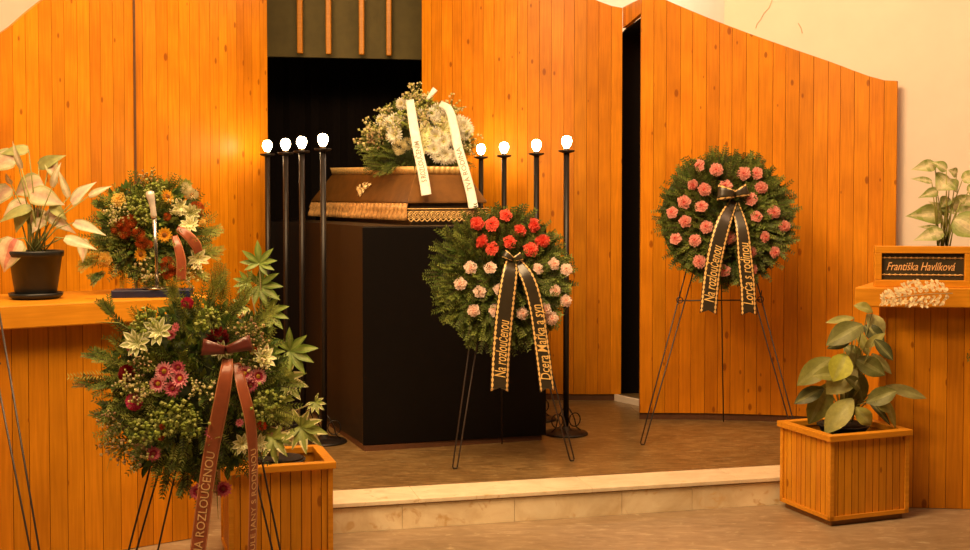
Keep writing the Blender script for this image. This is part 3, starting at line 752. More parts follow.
# ------------------------------------------------------------ mixed flower wreaths
G_MIX = [(.06, .11, .018), (.11, .18, .028), (.20, .27, .045), (.30, .34, .06), (.035, .065, .014)]
G_LIGHT = [(.28, .33, .05), (.38, .40, .08), (.22, .27, .04)]
def mixed_green(R, T, n, n_light, extra=(), squash=1.0):
    m = MB()
    for (r, an, h) in disc_pts(n, R * .88, T):
        rad = Vector((cos(an), 0, sin(an))); f = r / R
        p = rad * r + Vector((0, -h * .8, R))
        d = (rad * (.3 + f) + Vector((0, -1, 0)) * (.7 - f * .4) + Vector((rnd(-.7, .7), rnd(-.4, .3), rnd(-.7, .7)))).normalized()
        if random.random() < .6: sprig(m, p, d, Vector((rnd(-.4, .4), -1, rnd(-.4, .4))), rnd(.07, .13), .026, 8, G_MIX, .003)
        else:
            for q in range(5):
                dd = (d + Vector((rnd(-.9, .9), rnd(-.5, .3), rnd(-.9, .9)))).normalized(); pp = p + dd * rnd(.0, .03); ln = rnd(.03, .055)
                c = random.choice(G_MIX); leaf(m, pp, pp + dd * ln, (rnd(-.5, .5), -1, rnd(-.5, .5)), ln * .5, lambda u, v: jit(c, .15), .1, .2, shape=(.1, 1, .7, 0), nu=2)
    for i in range(n_light):  # feathery asparagus fern
        an = rnd(0, 2 * pi); r = R * rnd(.2, .95); rad = Vector((cos(an), 0, sin(an)))
        p = rad * r + Vector((0, hgt(rad.x * r, rad.z * r, R, T) - .01, R)); d = (rad * 1.0 + Vector((rnd(-.5, .5), -.6, rnd(-.2, .6)))).normalized()
        sprig(m, p, d, Vector((rnd(-.3, .3), -1, rnd(-.3, .3))), rnd(.08, .14), .03, 12, G_LIGHT, .0018, .9)
    for (x, z, dx, dz, L, kind) in extra:
        p = Vector((x, -.04, R + z)); d = Vector((dx, -.25, dz)).normalized()
        if kind == 'fir':
            for q in range(7):
                dd = (d + Vector((rnd(-.5, .5), rnd(-.3, .3), rnd(-.5, .5)))).normalized(); sprig(m, p + d * L * rnd(0, .6), dd, Vector((0, -1, .2)), L * .55, .026, 9, G_FIR, .003)
        elif kind == 'fern':
            for q in range(12):
                dd = (d + Vector((rnd(-.5, .5), rnd(-.4, .3), rnd(-.5, .5)))).normalized(); sprig(m, p + d * L * rnd(0, .7), dd, Vector((0, -1, .2)), L * .6, .028, 11, G_LIGHT, .0015, .9)
        else:
            q = [p, p + d * L * .5 + Vector((0, -.03, .02)), p + d * L + Vector((0, -.02, -.02))]
            m.tube(q, [.003, .0025, .0008], 4, (.24, .27, .07))
    return m.mesh('mixed_greenery', M['needle'])
FL = dict(
    pinkdaisy=daisy_mesh(.040, 16, 2, (.60, .05, .12), (.92, .42, .46), (.70, .42, .05)),
    darkpink=daisy_mesh(.034, 14, 2, (.42, .03, .08), (.66, .16, .22), (.4, .1, .05)),
    dahlia=mum_mesh(.037, 110, (.66, .03, .15), (.85, .14, .30), .8, .16),
    crimson=mum_mesh(.045, 70, (.14, .004, .008), (.24, .012, .015), .7),
    magenta=mum_mesh(.032, 50, (.38, .01, .05), (.5, .03, .07), .8),
    smallpink=daisy_mesh(.022, 9, 2, (.6, .10, .16), (.75, .24, .28), (.6, .2, .12)),
    scarlet=mum_mesh(.022, 36, (.62, .06, .015), (.7, .12, .03), .8),
    rust=mum_mesh(.036, 80, (.42, .075, .014), (.62, .16, .03), .75, .2),
    yellow=carnation_mesh(.036, (.82, .50, .06), (.88, .66, .18)),
    gerbera=daisy_mesh(.040, 13, 2, (.80, .34, .02), (.85, .46, .03), (.30, .12, .02), .3, .15),
    whitemum=daisy_mesh(.042, 18, 3, (.84, .80, .60), (.92, .90, .78), (.62, .58, .2), .18, .25),
    cream=mum_mesh(.036, 70, (.70, .62, .34), (.82, .76, .52), .75, .22),
    rosette=rosette_mesh(.07, 8, (.46, .50, .18), (.92, .90, .58)),
    palerosette=rosette_mesh(.055, 9, (.66, .66, .28), (.92, .88, .56)),
    cluster=cluster_mesh(.05, 46, .007, [(.78, .72, .36), (.60, .60, .22), (.8, .7, .45)]),
    browncluster=cluster_mesh(.05, 42, .006, [(.50, .32, .18), (.65, .52, .26), (.45, .42, .16)]),
    greencluster=cluster_mesh(.05, 40, .008, [(.40, .48, .10), (.52, .56, .18)]))
R3, T3 = .37, .15; s3 = .00395; c3 = (197, 388)
w3 = wreath('large mixed flower wreath with copper ribbon on an easel before the counter', -1.142, 4.76, .836, R3, T3, radians(6), radians(8))
link('wreath_backing', backing_mesh(R3 * .95, T3, R3), w3)
ex = [(-.28, .25, -.4, .5, .13, 'fir'), (-.30, .12, -1, .25, .14, 'fir'), (-.31, .03, -1, 0, .14, 'fir'), (-.27, -.08, -1, -.3, .12, 'fir'),
      (.04, .30, .3, 1, .16, 'fern'), (.14, .28, .5, 1, .17, 'fern'), (.20, .22, .8, .8, .14, 'fern'), (-.08, .30, -.1, 1, .12, 'fern'), (.10, .33, 0, 1, .15, 'fern'),
      (.04, -.30, .1, -1, .18, 'fir'), (-.03, -.30, -.1, -1, .13, 'fir'), (.26, -.1, 1, -.2, .1, 'fern'), (.27, .05, 1, .1, .1, 'fern'),
      (-.25, -.05, -.3, -1, .25, 'grass'), (-.12, .11, 1, -.1, .22, 'grass'), (.0, .2, .5, .9, .3, 'grass'), (.08, -.28, .1, -1, .2, 'grass'), (.05, -.25, -.1, -1, .22, 'grass'), (-.2, .2, -1, .5, .2, 'grass')]
link('greenery', mixed_green(R3, T3, 560, 60, ex), w3)
spots = [('pinkdaisy', 173.3, 369.3, 1), ('pinkdaisy', 167.4, 381, .9), ('pinkdaisy', 188.5, 377, 1), ('darkpink', 181, 386, 1), ('darkpink', 186, 366, .9),
         ('dahlia', 144.3, 397.8, 1), ('pinkdaisy', 248, 373, .9), ('pinkdaisy', 260, 376, .95), ('darkpink', 254, 384, .9), ('crimson', 222, 338, 1.05), ('crimson', 136.5, 371, .8),
         ('magenta', 191, 303.5, .85), ('smallpink', 177, 334, 1), ('smallpink', 182.5, 327, .9), ('rosette', 146, 342, 1), ('rosette', 167, 331, 1.05), ('smallpink', 138, 346, .7),
         ('rosette', 226, 350, .7), ('palerosette', 266, 358, 1), ('palerosette', 246, 440, .9), ('cluster', 143, 381, 1), ('cluster', 150, 388, .9), ('cluster', 208, 386, .9), ('cluster', 262, 362, 1), ('browncluster', 247, 332, 1.2),
         ('browncluster', 255, 342, 1), ('greencluster', 168, 423, 1.2), ('greencluster', 186, 412, 1.2), ('greencluster', 200, 420, 1), ('browncluster', 130, 440, 1.2), ('browncluster', 152, 450, 1.2), ('browncluster', 120, 418, .9), ('greencluster', 150, 425, 1), ('darkpink', 218, 428, .9),
         ('smallpink', 224, 398, .9), ('smallpink', 206, 481, 1), ('darkpink', 202, 487, 1), ('darkpink', 226, 485, 1), ('scarlet', 264, 424, 1), ('scarlet', 256, 350, .8), ('scarlet', 171, 422, .6), ('scarlet', 170, 433, .6), ('smallpink', 244, 420, .8), ('darkpink', 162, 448, .9),
         ('browncluster', 155, 360, 1), ('greencluster', 270, 398, 1.1), ('greencluster', 262, 408, 1), ('greencluster', 215, 320, 1), ('greencluster', 155, 322, 1), ('palerosette', 262, 440, .7)]
NAMES = dict(pinkdaisy='pink_daisy', darkpink='dark_pink_daisy', dahlia='magenta_dahlia', crimson='crimson_bloom', magenta='magenta_bloom', smallpink='small_pink_flower', scarlet='scarlet_flower', rust='rust_chrysanthemum',
             yellow='yellow_carnation', gerbera='orange_gerbera', whitemum='white_chrysanthemum', cream='cream_chrysanthemum', rosette='variegated_sprig', palerosette='cream_sprig', cluster='filler_sprig', browncluster='brown_filler_sprig', greencluster='green_filler_sprig')
def spray(parent, lst, c, s, R, T, out=.035):
    for kind, x, y, sc in lst:
        X = (x - c[0]) * s; Z = (c[1] - y) * s
        place(FL[kind], NAMES[kind], parent, X, hgt(X, Z, R, T) - out, R + Z, None, (rnd(-.25, .25) - Z * .6 - .25, rnd(-.25, .25) + X * .8), sc)
spray(w3, spots, c3, s3, R3, T3, .085)
r_, f_ = ribbon('ribbon_tail', w3, rp([(232, 358), (232, 372), (227, 402), (215, 460), (203, 550), (198, 580)], c3, s3, R3, [-.19, -.235, -.23, -.18, -.14, -.13]), [.04, .05, .058, .058, .06, .06], M['copper_ribbon'])
letter_ribbon(r_, f_, 'NA ROZLOUČENOU', .046, .135, .40, M['pale_ink'], 0)
r_, f_ = ribbon('ribbon_tail', w3, rp([(240, 362), (247, 385), (255, 420), (257, 470), (255, 550), (254, 580)], c3, s3, R3, [-.18, -.225, -.22, -.17, -.13, -.12]), [.035, .045, .05, .05, .05, .05], M['copper_ribbon'],
               [(1, .3, 0), (1, .5, 0), (.75, .66, 0), (.55, .8, 0), (.55, .8, 0), (.55, .8, 0)])
letter_ribbon(r_, f_, 'ĎULE JANY S RODINOU', .040, .12, .42, M['pale_ink'], 0)
bow_loop(w3, (.135, -.21, R3 + .15), (-1, -.1, .15), .09, .065, M['dark_copper_ribbon']); bow_loop(w3, (.135, -.21, R3 + .15), (1, 0, .3), .10, .06, M['dark_copper_ribbon'])

R4, T4 = .252, .11; s4 = .00484; c4 = (152, 236)
w4 = wreath('round mixed wreath with orange and yellow flowers leaning up on the counter', -1.612, 5.79, 1.1425 + R4 + .032, R4, T4, radians(22), radians(6))
link('wreath_backing', backing_mesh(R4 * .95, T4, R4), w4)
link('greenery', mixed_green(R4, T4, 380, 26, [(-.2, .12, -1, .3, .06, 'fir'), (.13, .18, .6, .8, .07, 'fern'), (.0, .18, 0, 1, .06, 'fir'), (-.2, 0, -1, 0, .06, 'fir'), (-.22, -.12, -1, -.3, .1, 'fern'), (.22, .0, 1, 0, .1, 'fern'), (.22, -.1, 1, 0, .1, 'fern'), (.18, -.17, .8, -.6, .1, 'fern'), (-.2, -.17, -.8, -.5, .1, 'fir')]), w4)
z4 = lambda x, y: (90 + x / 4.23, 170 + y / 4.23)
sp4 = [('yellow', 135, 150, 1), ('yellow', 80, 388, 1), ('gerbera', 322, 138, 1), ('gerbera', 208, 375, .95), ('gerbera', 308, 298, .95), ('rust', 150, 250, 1.1), ('rust', 176, 238, 1), ('rust', 205, 292, 1), ('rust', 122, 268, .9), ('rust', 322, 415, 1.05), ('rust', 320, 450, 1.0), ('rust', 447, 185, 1.1), ('rust', 218, 328, .95),
       ('rust', 245, 335, .6), ('rust', 150, 285, .9), ('rust', 345, 440, .8), ('cream', 408, 98, 1), ('cream', 432, 122, 1), ('palerosette', 420, 205, 1), ('palerosette', 412, 255, .9), ('palerosette', 370, 182, .9), ('palerosette', 448, 395, 1.1), ('cluster', 230, 450, 1), ('cluster', 410, 470, 1.0), ('cluster', 115, 222, .9), ('cluster', 130, 195, .8), ('browncluster', 258, 55, .9),
       ('greencluster', 200, 180, 1), ('greencluster', 215, 220, 1), ('greencluster', 270, 110, .9), ('cluster', 345, 190, .8), ('rust', 320, 222, .6), ('yellow', 470, 240, .5), ('yellow', 415, 460, .7)]
spray(w4, [(k_, *z4(x, y), sc) for k_, x, y, sc in sp4], c4, s4, R4, T4, .06)
r_, f_ = ribbon('ribbon_tail', w4, rp([z4(348, 300), z4(358, 345), z4(370, 410), z4(370, 488)], c4, s4, R4, [-.14, -.17, -.17, -.15]), [.03, .04, .045, .045], M['copper_ribbon'], notch=False)
r_, f_ = ribbon('ribbon_tail', w4, rp([z4(360, 268), z4(395, 295), z4(430, 335), z4(447, 370)], c4, s4, R4, [-.13, -.15, -.15, -.13]), [.03, .045, .05, .04], M['copper_ribbon'], notch=False)

# ------------------------------------------------------------ flower spray on the coffin
cs = thing('flower_arrangement', 'dome of white chrysanthemums with white ribbons lying on the coffin lid', 'flowers', (-.435, 7.80, PZ + TZ + .142 + .176))
s5 = 7.75 / 1200; bx, by = 416, 168
MD = MB()
def dome(x, z):  # depth of the dome's front
    f = min(1, (x / .36) ** 2 + (z / .50) ** 2); return -.30 * sqrt(1 - f)
for i in range(520):
    an = rnd(0, 2 * pi); el = rnd(-.06, 1) ; el = max(0, el)
    rr = sqrt(max(0, 1 - el * el)); n_ = Vector((cos(an) * rr, sin(an) * rr, el)); wx = .215 + .08 * min(1, el * 3); p = Vector((n_.x * wx, n_.y * .22, .04 + n_.z * .40))
    d = (n_ + Vector((rnd(-.6, .6), rnd(-.6, .6), rnd(-.5, .3)))).normalized()
    if el < .35: sprig(MD, p, (d + Vector((0, 0, -.12))).normalized(), n_, rnd(.09, .15), .034, 12, G_FIR[:3], .0032)
    else: sprig(MD, p, d, n_, rnd(.06, .1), .024, 8, G_MIX, .003)
MD.obj('greenery', M['needle'], cs)
b = MB(); b.lathe([(.2, 0), (.24, .06), (.23, .18), (.16, .30), (.06, .36), (.01, .37)], 20); b.v = [(x, y * .75, z) for x, y, z in b.v]; b.obj('flower_base', M['straw'], cs)
def dome_n(X, Z):
    e = min(.97, max(.03, (Z - .02) / .42)); w_ = sqrt(1 - e * e); xx = max(-.95, min(.95, X / (.32 * w_ + .001))); return Vector((X, -.25 * w_ * sqrt(1 - xx * xx) - .01, Z))
wz = lambda x, y: (350 + x / 4.583, 80 + y / 4.583)
wl = [('whitemum', 238, 90, .8), ('cream', 238, 90, .8), ('whitemum', 215, 172, 1), ('whitemum', 190, 185, .9), ('whitemum', 150, 165, .8), ('whitemum', 212, 235, 1), ('cream', 235, 290, 1.05), ('cream', 272, 275, .9), ('whitemum', 395, 125, 1), ('whitemum', 420, 155, 1), ('whitemum', 375, 140, .8), ('whitemum', 510, 190, 1.1), ('whitemum', 490, 170, .9), ('whitemum', 530, 205, .8),
      ('whitemum', 390, 240, 1.05), ('whitemum', 425, 265, 1), ('whitemum', 385, 300, 1), ('whitemum', 430, 325, 1.1), ('whitemum', 455, 330, .9), ('whitemum', 405, 330, .8), ('whitemum', 460, 255, .9), ('palerosette', 425, 215, 1), ('palerosette', 345, 230, .9), ('cluster', 300, 70, 1), ('cluster', 340, 75, 1), ('cluster', 130, 215, 1.1), ('cluster', 100, 235, 1.1), ('browncluster', 85, 250, 1),
      ('browncluster', 150, 240, 1), ('cluster', 180, 140, 1), ('cluster', 460, 105, .9), ('cluster', 530, 265, 1), ('palerosette', 440, 180, .9), ('whitemum', 345, 195, .6), ('cluster', 310, 145, 1), ('whitemum', 320, 140, .7), ('palerosette', 330, 280, .9), ('cluster', 370, 190, 1), ('greencluster', 260, 160, 1), ('greencluster', 350, 110, 1), ('whitemum', 400, 185, .7), ('whitemum', 520, 230, .7), ('cluster', 295, 45, .8), ('cluster', 200, 205, 1)]
for k_, x, y, sc in wl:
    X = (wz(x, y)[0] - bx) * s5; Z = (by - wz(x, y)[1]) * s5; p = dome_n(X, Z)
    place(FL[k_], NAMES[k_], cs, p.x, p.y - .055, p.z, None, (-(Z - .2) * 1.3, X * 1.6), sc * 1.4)
def cp(x, y, Y): return ((x - 485) / 1206 * Y + .435, Y - 7.80, EYE + (196 - y) / 1206 * Y - (PZ + TZ + .142 + .176))
r_, f_ = ribbon('ribbon_tail', cs, [cp(410, 98, 7.54), cp(414, 125, 7.43), cp(418.5, 150, 7.36), cp(422, 166, 7.30), cp(424.5, 180, 7.235), cp(426.5, 193, 7.19)], [.05, .058, .06, .06, .06, .06], M['white_ribbon'], notch=False)
letter_ribbon(r_, f_, 'S ROZLOUČENÍM', .045, .09, .30, M['grey_ink'], 0)
r_, f_ = ribbon('ribbon_tail', cs, [cp(440, 102, 7.62), cp(449, 108, 7.56), cp(454, 125, 7.5), cp(458, 145, 7.46), cp(464, 166, 7.41), cp(470, 188, 7.345), cp(473.5, 206, 7.29)], [.04, .05, .055, .058, .058, .058, .058], M['white_ribbon'], notch=False)
letter_ribbon(r_, f_, 'TVÁ RODINA', .042, .12, .30, M['grey_ink'], 0)
bow_loop(cs, cp(427, 99, 7.62), (.6, 0, .8), .09, .035, M['white_ribbon'])

# ------------------------------------------------------------ planters and their plants
def planter(label, corner, ang, wd, dp, H):
    t = thing('wooden_planter', label, 'planter', (corner[0], corner[1], 0), ang, 'square pine planters')
    m = MB(); i = .012
    pp = [(i, i), (wd - i, i), (wd - i, dp - i), (i, dp - i), (i, i)]
    for a, b in zip(pp, pp[1:]): planks(m, [a, b], .035, H - .03, w=.042, g=.002, dep=.005, th=.018, tone=.1)
    m.obj('slatted_side', M['planter'], t)
    m = MB()
    for x, y in ((0, 0), (wd - .03, 0), (0, dp - .03), (wd - .03, dp - .03)): m.box((x + .004, y + .004, .03), (x + .026, y + .026, H - .03))
    for z0, z1 in ((.03, .05),):
        m.box((.004, .004, z0), (wd - .004, .014, z1)); m.box((wd - .014, .004, z0), (wd - .004, dp - .004, z1)); m.box((.004, .004, z0), (.014, dp - .004, z1))
    m.obj('corner_post', M['planter_rim'], t)
    m = MB(); r = .036; e = .009
    m.box((-e, -e, H - .03), (wd + e, r, H)); m.box((-e, dp - r, H - .03), (wd + e, dp + e, H)); m.box((-e, r, H - .03), (r, dp - r, H)); m.box((wd - r, r, H - .03), (wd + e, dp - r, H))
    bevel(m.obj('rim', M['planter_rim'], t), .003)
    MB().box((.025, .025, .0), (wd - .025, dp - .025, .036)).obj('foot', M['planter_foot'], t)
    MB().box((.03, .03, .03), (wd - .03, dp - .03, H - .07)).obj('soil', M['soil'], t)
    return t
planter('square slatted pine planter holding the broad leaved rubber plant', (1.668, 5.785), radians(20.4), .475, .43, .447)
planter('square slatted pine planter holding the fatsia behind the mixed wreath', (-1.098, 5.105), radians(17.4), .458, .385, .442)

def potted(name, label, cat, loc, pot_r, pot_h, saucer=True):
    t = thing(name, label, cat, loc)
    r = pot_r
    MB().lathe([(r * .72, 0), (r * .74, .008), (r * .94, pot_h * .86), (r * 1.0, pot_h * .87), (r * 1.02, pot_h * .97), (r, pot_h), (r * .92, pot_h), (r * .9, pot_h * .88), (.01, pot_h * .87)], 36, (0, 0, .012 if saucer else 0)).obj('pot', M['pot'], t, True)
    MB().lathe([(.005, 0), (r * .9, pot_h * 0 + .002), (r * .6, .008), (.005, .012)], 24, (0, 0, pot_h * .87 + .012)).obj('soil', M['soil'], t)
    if saucer: MB().lathe([(r * .8, 0), (r * .95, .012), (r * .98, .028), (r * .93, .028), (r * .88, .012), (.01, .012)], 36).obj('saucer', M['pot'], t, True)
    return t
def plant(t, leaves, c, s, base_px, cfun, stemcol, spread=.12, Wk=1.0, stem_r=.003, shape=None, seedn=1, tilt=-.6, y_bias=0):
    """leaves: (base x, base y, tip x, tip y, width) measured in one scale s around c"""
    random.seed(seedn); mf = MB(); ms = MB(); root = Vector((0, 0, (c[1] - base_px[1]) * s))
    for i, (x0, y0, x1, y1, wd) in enumerate(leaves):
        yy = rnd(-spread, spread * .6) + y_bias; y2 = yy + rnd(-.05, .02)
        p = Vector(((x0 - c[0]) * s, yy, (c[1] - y0) * s)); q = Vector(((x1 - c[0]) * s, y2, (c[1] - y1) * s))
        nm = Vector((rnd(-.25, .25), -1, rnd(.15, .7)))
        cf = cfun(i)
        leaf(mf, p, q, nm, wd * s * Wk, cf, rnd(.1, .35), rnd(.08, .25), shape=shape or (.12, .72, .98, 1, .85, .55, .25, 0), nu=10)
        rx = root + Vector((rnd(-.03, .03) + (p.x) * .08, rnd(-.02, .02), 0)); mid = rx.lerp(p, .55) + Vector((0, 0, .03))
        ms.tube([rx, mid, p], [stem_r * 1.3, stem_r, stem_r * .7], 5, jit(stemcol, .2))
    mf.obj('foliage', M['leaf'], t, True); ms.obj('stem', M['stem'], t, True)

# rubber plant in the right planter
rp_ = potted('potted_rubber_plant', 'broad leaved green rubber plant standing in the slatted pine planter', 'plant', (1.81, 6.06, .38), .128, .075, False)
LV = [(873, 311, 854, 305, 9), (869, 314, 886, 338, 14), (855, 317, 826, 322, 6), (857, 322, 821, 342, 17), (850, 335, 824, 346, 9), (858, 329, 867, 355, 8), (866, 325, 884, 341, 12), (868, 336, 885, 356, 10), (853, 356, 881, 372, 15), (872, 352, 890, 372, 7),
      (840, 350, 826, 376, 18), (834, 358, 799, 385, 17), (854, 364, 824, 391, 21), (852, 366, 864, 402, 15), (846, 383, 857, 414, 15), (828, 388, 798, 404, 12), (834, 384, 815, 426, 19), (848, 394, 820, 428, 17), (862, 398, 891, 386, 14), (886, 384, 925, 396, 9), (882, 393, 893, 425, 6), (868, 398, 888, 422, 6), (862, 345, 880, 330, 7), (856, 385, 838, 372, 10), (862, 372, 848, 350, 12), (850, 402, 866, 420, 12), (842, 372, 808, 372, 12), (870, 392, 884, 408, 10), (846, 345, 862, 362, 12)]
def ficus(i):
    base = [(.32, .32, .07), (.22, .23, .05), (.38, .38, .11), (.14, .15, .035), (.28, .27, .09)][i % 5]
    if i in (10,): base = (.46, .48, .05)
    if i in (1,): base = (.56, .56, .24)
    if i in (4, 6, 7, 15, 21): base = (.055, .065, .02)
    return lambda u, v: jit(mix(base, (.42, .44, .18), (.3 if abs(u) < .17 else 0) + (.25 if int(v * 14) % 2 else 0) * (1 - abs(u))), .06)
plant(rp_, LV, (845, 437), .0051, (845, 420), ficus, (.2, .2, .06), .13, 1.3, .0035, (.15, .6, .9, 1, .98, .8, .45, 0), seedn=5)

# caladium on the left counter
cal = potted('potted_caladium', 'pale pink veined caladium in a dark pot on the counter', 'plant', (-2.022, 5.42, 1.1425), .12, .205)
LV = [(24, 237, 13, 270, 25), (24, 156, -8, 170, 18), (36, 149, 8, 154, 9), (30, 168, 24, 141, 5), (36, 165, 65, 154, 10), (48, 155, 57, 183, 11), (63, 186, 72, 162, 6), (66, 196, 58, 168, 6), (42, 181, 14, 194, 20), (12, 186, -6, 208, 17), (35, 192, 69, 204, 17), (36, 206, 3, 222, 9), (48, 210, 78, 233, 11), (40, 208, 30, 236, 13), (30, 205, 18, 232, 12),
      (79, 202, 104, 181, 11), (92, 195, 114, 185, 6), (79, 221, 112, 234, 9), (74, 236, 105, 248, 9), (80, 238, 82, 262, 9), (55, 203, 72, 219, 9), (28, 200, 8, 215, 12), (15, 183, 12, 172, 5), (45, 218, 36, 232, 10)]
def calad(i):
    green = i in (2, 4, 11, 20, 14); white = i in (3, 6, 7, 16, 18, 22)
    mid = (.58, .36, .27) if not (green or white) else ((.40, .40, .14) if green else (.82, .74, .55))
    lf = (.60, .52, .32) if not green else (.38, .40, .15)
    if i in (12, 15, 17): lf = (.72, .66, .48); mid = (.7, .5, .4)
    if i == 0: mid = (.60, .06, .06); lf = (.70, .56, .36)
    edge = mix(lf, (.30, .36, .10), .6)
    return lambda u, v: jit(edge if abs(u) > .8 else mix(mid, lf, min(1, abs(u) * 2.2 + (v * .35 if i == 0 else 0))), .06)
plant(cal, LV, (37, 297), .00452, (37, 250), calad, (.30, .32, .10), .12, 1.3, .003, (.55, .95, 1, .92, .75, .5, .22, 0), 3)

# arrowhead plant behind the sign
syn = potted('potted_arrowhead_plant', 'variegated arrowhead plant in a dark pot behind the name sign', 'plant', (2.46, 6.48, 1.1425), .14, .19, False)
LV = [(931, 163, 906, 168, 9), (940, 168, 926, 160, 8), (923, 180, 901, 177, 5), (946, 176, 930, 189, 17), (947, 178, 954, 191, 11), (952, 172, 942, 168, 7), (960, 178, 978, 170, 9), (928, 189, 907, 196, 7), (936, 186, 929, 194, 6), (950, 212, 926, 199, 8), (942, 213, 904, 214, 15), (934, 226, 911, 224, 4), (936, 229, 907, 238, 10), (950, 217, 978, 236, 22), (953, 206, 980, 194, 12), (962, 190, 972, 182, 8), (940, 200, 952, 212, 9), (958, 212, 972, 204, 8), (955, 200, 959, 195, 5), (945, 195, 938, 206, 8)]
def syng(i):
    return lambda u, v: jit(mix((.74, .68, .42), (.28, .36, .09), min(1, abs(u) * 1.0 + (.25 if (int(v * 9) + i) % 3 == 0 else -.1) + (.3 if i % 3 == 1 else 0)) if abs(u) > .2 else .1), .08)
plant(syn, LV, (941, 279.5), .0054, (945, 247), syng, (.34, .36, .10), .10, 1.5, .0035, (.45, .9, 1, .92, .72, .45, .2, 0), 11)

# fatsia in the left planter
fat = potted('potted_fatsia', 'tall fatsia with hand shaped leaves standing in the planter behind the mixed wreath', 'plant', (-.915, 5.36, .37), .11, .06, False)
random.seed(21); mf = MB(); ms = MB(); sF = .00447; cF = (280, 456 + 18)
FLV = [(264, 264, 23, 75, 0), (262, 286, 28, -10, 1), (270, 313, 27, -25, 1), (293, 350, 30, 0, 1), (284, 380, 31, -25, 2), (304, 424, 31, -20, 2), (276, 436, 29, -60, 2), (250, 284, 18, 170, 1), (250, 305, 16, 190, 2), (262, 398, 26, -60, 2), (258, 340, 22, 200, 1), (318, 400, 14, -50, 2), (248, 420, 22, 230, 1), (272, 352, 22, -35, 1)]
for (x, y, r, ang, var) in FLV:
    p = Vector(((x - cF[0]) * sF, rnd(-.12, .02), (cF[1] - y) * sF)); a0 = radians(ang)
    g0 = jit((.15, .23, .035) if var < 2 else (.21, .27, .055), .15)
    for j in range(8):
        an = a0 + radians(-125 + 250 * j / 7) ; rr = r * sF * (1 - .28 * abs(j - 3.5) / 3.5) * rnd(.92, 1.08)
        tl = -.25 if ang > 45 else -.45
        d = Vector((cos(an), rnd(-.5, -.15) + .15 * sin(an), sin(an) * .85 - .15)).normalized()
        def cf(u, v, g0=g0, var=var): return jit((.74, .72, .36) if (var == 2 and abs(u) > .5 and v > .5 and random.random() < .7) else (mix(g0, (.4, .45, .12), .35) if abs(u) < .26 else g0), .1)
        leaf(mf, p, p + d * rr, (rnd(-.1, .1), -1, .45), rr * .31, cf, .15, .18, shape=(.35, .55, .85, 1, .8, .45, .0), nu=4)
    root = Vector(((262 - cF[0]) * sF * .6, 0, .05)); ax = Vector(((262 - cF[0]) * sF, -.0, min(p.z, (cF[1] - 290) * sF)))
    base = root.lerp(ax, .6)
    ms.tube([root, base, p], [.006, .005, .0025], 6, (.25, .20, .08))
ms.tube([(-.03, 0, .05), ((262 - cF[0]) * sF, 0, (cF[1] - 390) * sF), ((262.5 - cF[0]) * sF, -.03, (cF[1] - 265) * sF)], [.008, .007, .004], 7, (.28, .2, .1))
mf.obj('foliage', M['leaf'], fat, True); ms.obj('stem', M['stem'], fat, True)

# ------------------------------------------------------------ things on the counters
sp = thing('holy_water_sprinkler', 'steel sprinkler with pale handle upright on a navy board before the round wreath', 'sprinkler', (-1.525, 5.52, 1.1425), radians(8))
bevel(MB().box((-.175, -.06, 0), (.175, .075, .034)).obj('base_board', M['navy'], sp), .003)
MB().lathe([(.005, 0), (.065, .002), (.07, .010), (.05, .008), (.012, .012), (.009, .02)], 28, (.02, 0, .034)).obj('foot_dish', M['steel'], sp, True)
MB().tube([(.02, 0, .04), (.018, 0, .2), (.010, 0, .36)], [.0085, .0075, .010], 12).obj('rod', M['steel'], sp, True)
m = MB(); m.tube([(.010, 0, .36), (.008, 0, .375), (.006, 0, .40), (.0, 0, .44), (-.006, 0, .465), (-.008, 0, .48), (-.009, 0, .485)], [.012, .014, .0125, .016, .020, .018, .008], 14); m.obj('handle', M['handle'], sp, True)

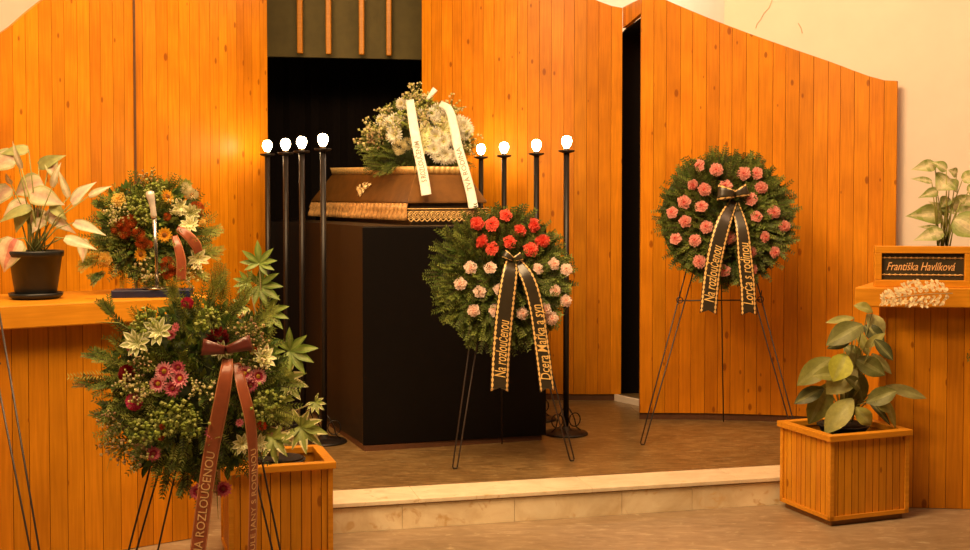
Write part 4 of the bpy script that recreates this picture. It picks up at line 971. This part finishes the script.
sg = thing('name_sign', 'framed dark name sign with gold lettering on the counter edge', 'sign', (1.986, 6.135, 1.1425), radians(-9))
SW, SH, ft, fd = .472, .208, .036, .05
m = MB(); m.box((0, 0, 0), (SW, fd, ft)); m.box((0, 0, SH - ft), (SW, fd, SH)); m.box((0, 0, ft), (ft * .95, fd, SH - ft)); m.box((SW - ft * .95, 0, ft), (SW, fd, SH - ft))
bevel(m.obj('frame', M['counter_top'], sg), .003)
MB().box((ft * .5, .022, ft * .5), (SW - ft * .5, .045, SH - ft * .5)).obj('panel', plain('dark_olive_panel', (.045, .034, .014), .5), sg)
m = MB()
for z in (.062, .148):
    for i in range(15):
        c = Vector((.05 + i * (SW - .1) / 14, .018, z))
        m.add([c + Vector(v) for v in ((.0125, .004, 0), (0, .004, .006), (-.0125, .004, 0), (0, .004, -.006), (0, -.004, 0))], [(0, 1, 4), (1, 2, 4), (2, 3, 4), (3, 0, 4), (0, 3, 2, 1)])
    m.tube([(.038, .0205, z), (SW - .038, .0205, z)], .0022, 5)
m.obj('border_ornament', M['gold'], sg)
v, f = text_mesh('Františka Havlíková', .062, .35); xs = [p.x for p in v]; x0, Lt = min(xs), max(xs) - min(xs)
m = MB(); m.add([(.062 + (p.x - x0) * .335 / Lt, .0195, .085 + p.y * .95) for p in v], f); solidify(m.obj('lettering', M['sign_text'], sg), .002)

df = thing('dried_flower_spray', 'cream dried fern spray draped over the counter edge below the name sign', 'flowers', (2.17, 6.015, 1.112), radians(-8))
random.seed(4); m = MB()
st = [Vector((-.185, -.055, -.025)), Vector((-.08, -.055, -.005)), Vector((.03, -.05, .008)), Vector((.15, -.045, .012))]; ST = catmull(st, 8)
m.tube(ST, .003, 6, (.55, .42, .22))
for i in range(1, len(ST), 2):
    t_ = i / (len(ST) - 1); w_ = .02 + .055 * min(1, t_ * 1.6)
    for sgn in (-1, 1):
        d = Vector((-.75, -.35 if sgn < 0 else .22, sgn * .8)).normalized(); L = w_ * rnd(.8, 1.1)
        for j in range(5):
            q = ST[i] + d * L * (j + 1) / 5; c = jit((.90, .78, .50), .12)
            for kk in range(3):
                e = (d + Vector((rnd(-.8, .8), rnd(-.9, 0) if sgn < 0 else rnd(-.1, .5), rnd(-.8, .8)))).normalized(); ln = rnd(.016, .026)
                leaf(m, q, q + e * ln, (rnd(-.4, .4), -1, rnd(-.4, .4)), ln * .6, lambda u, v: c, .2, .3, shape=(.3, 1, .8, 0), nu=2)
m.obj('dried_fronds', M['dry'], df)
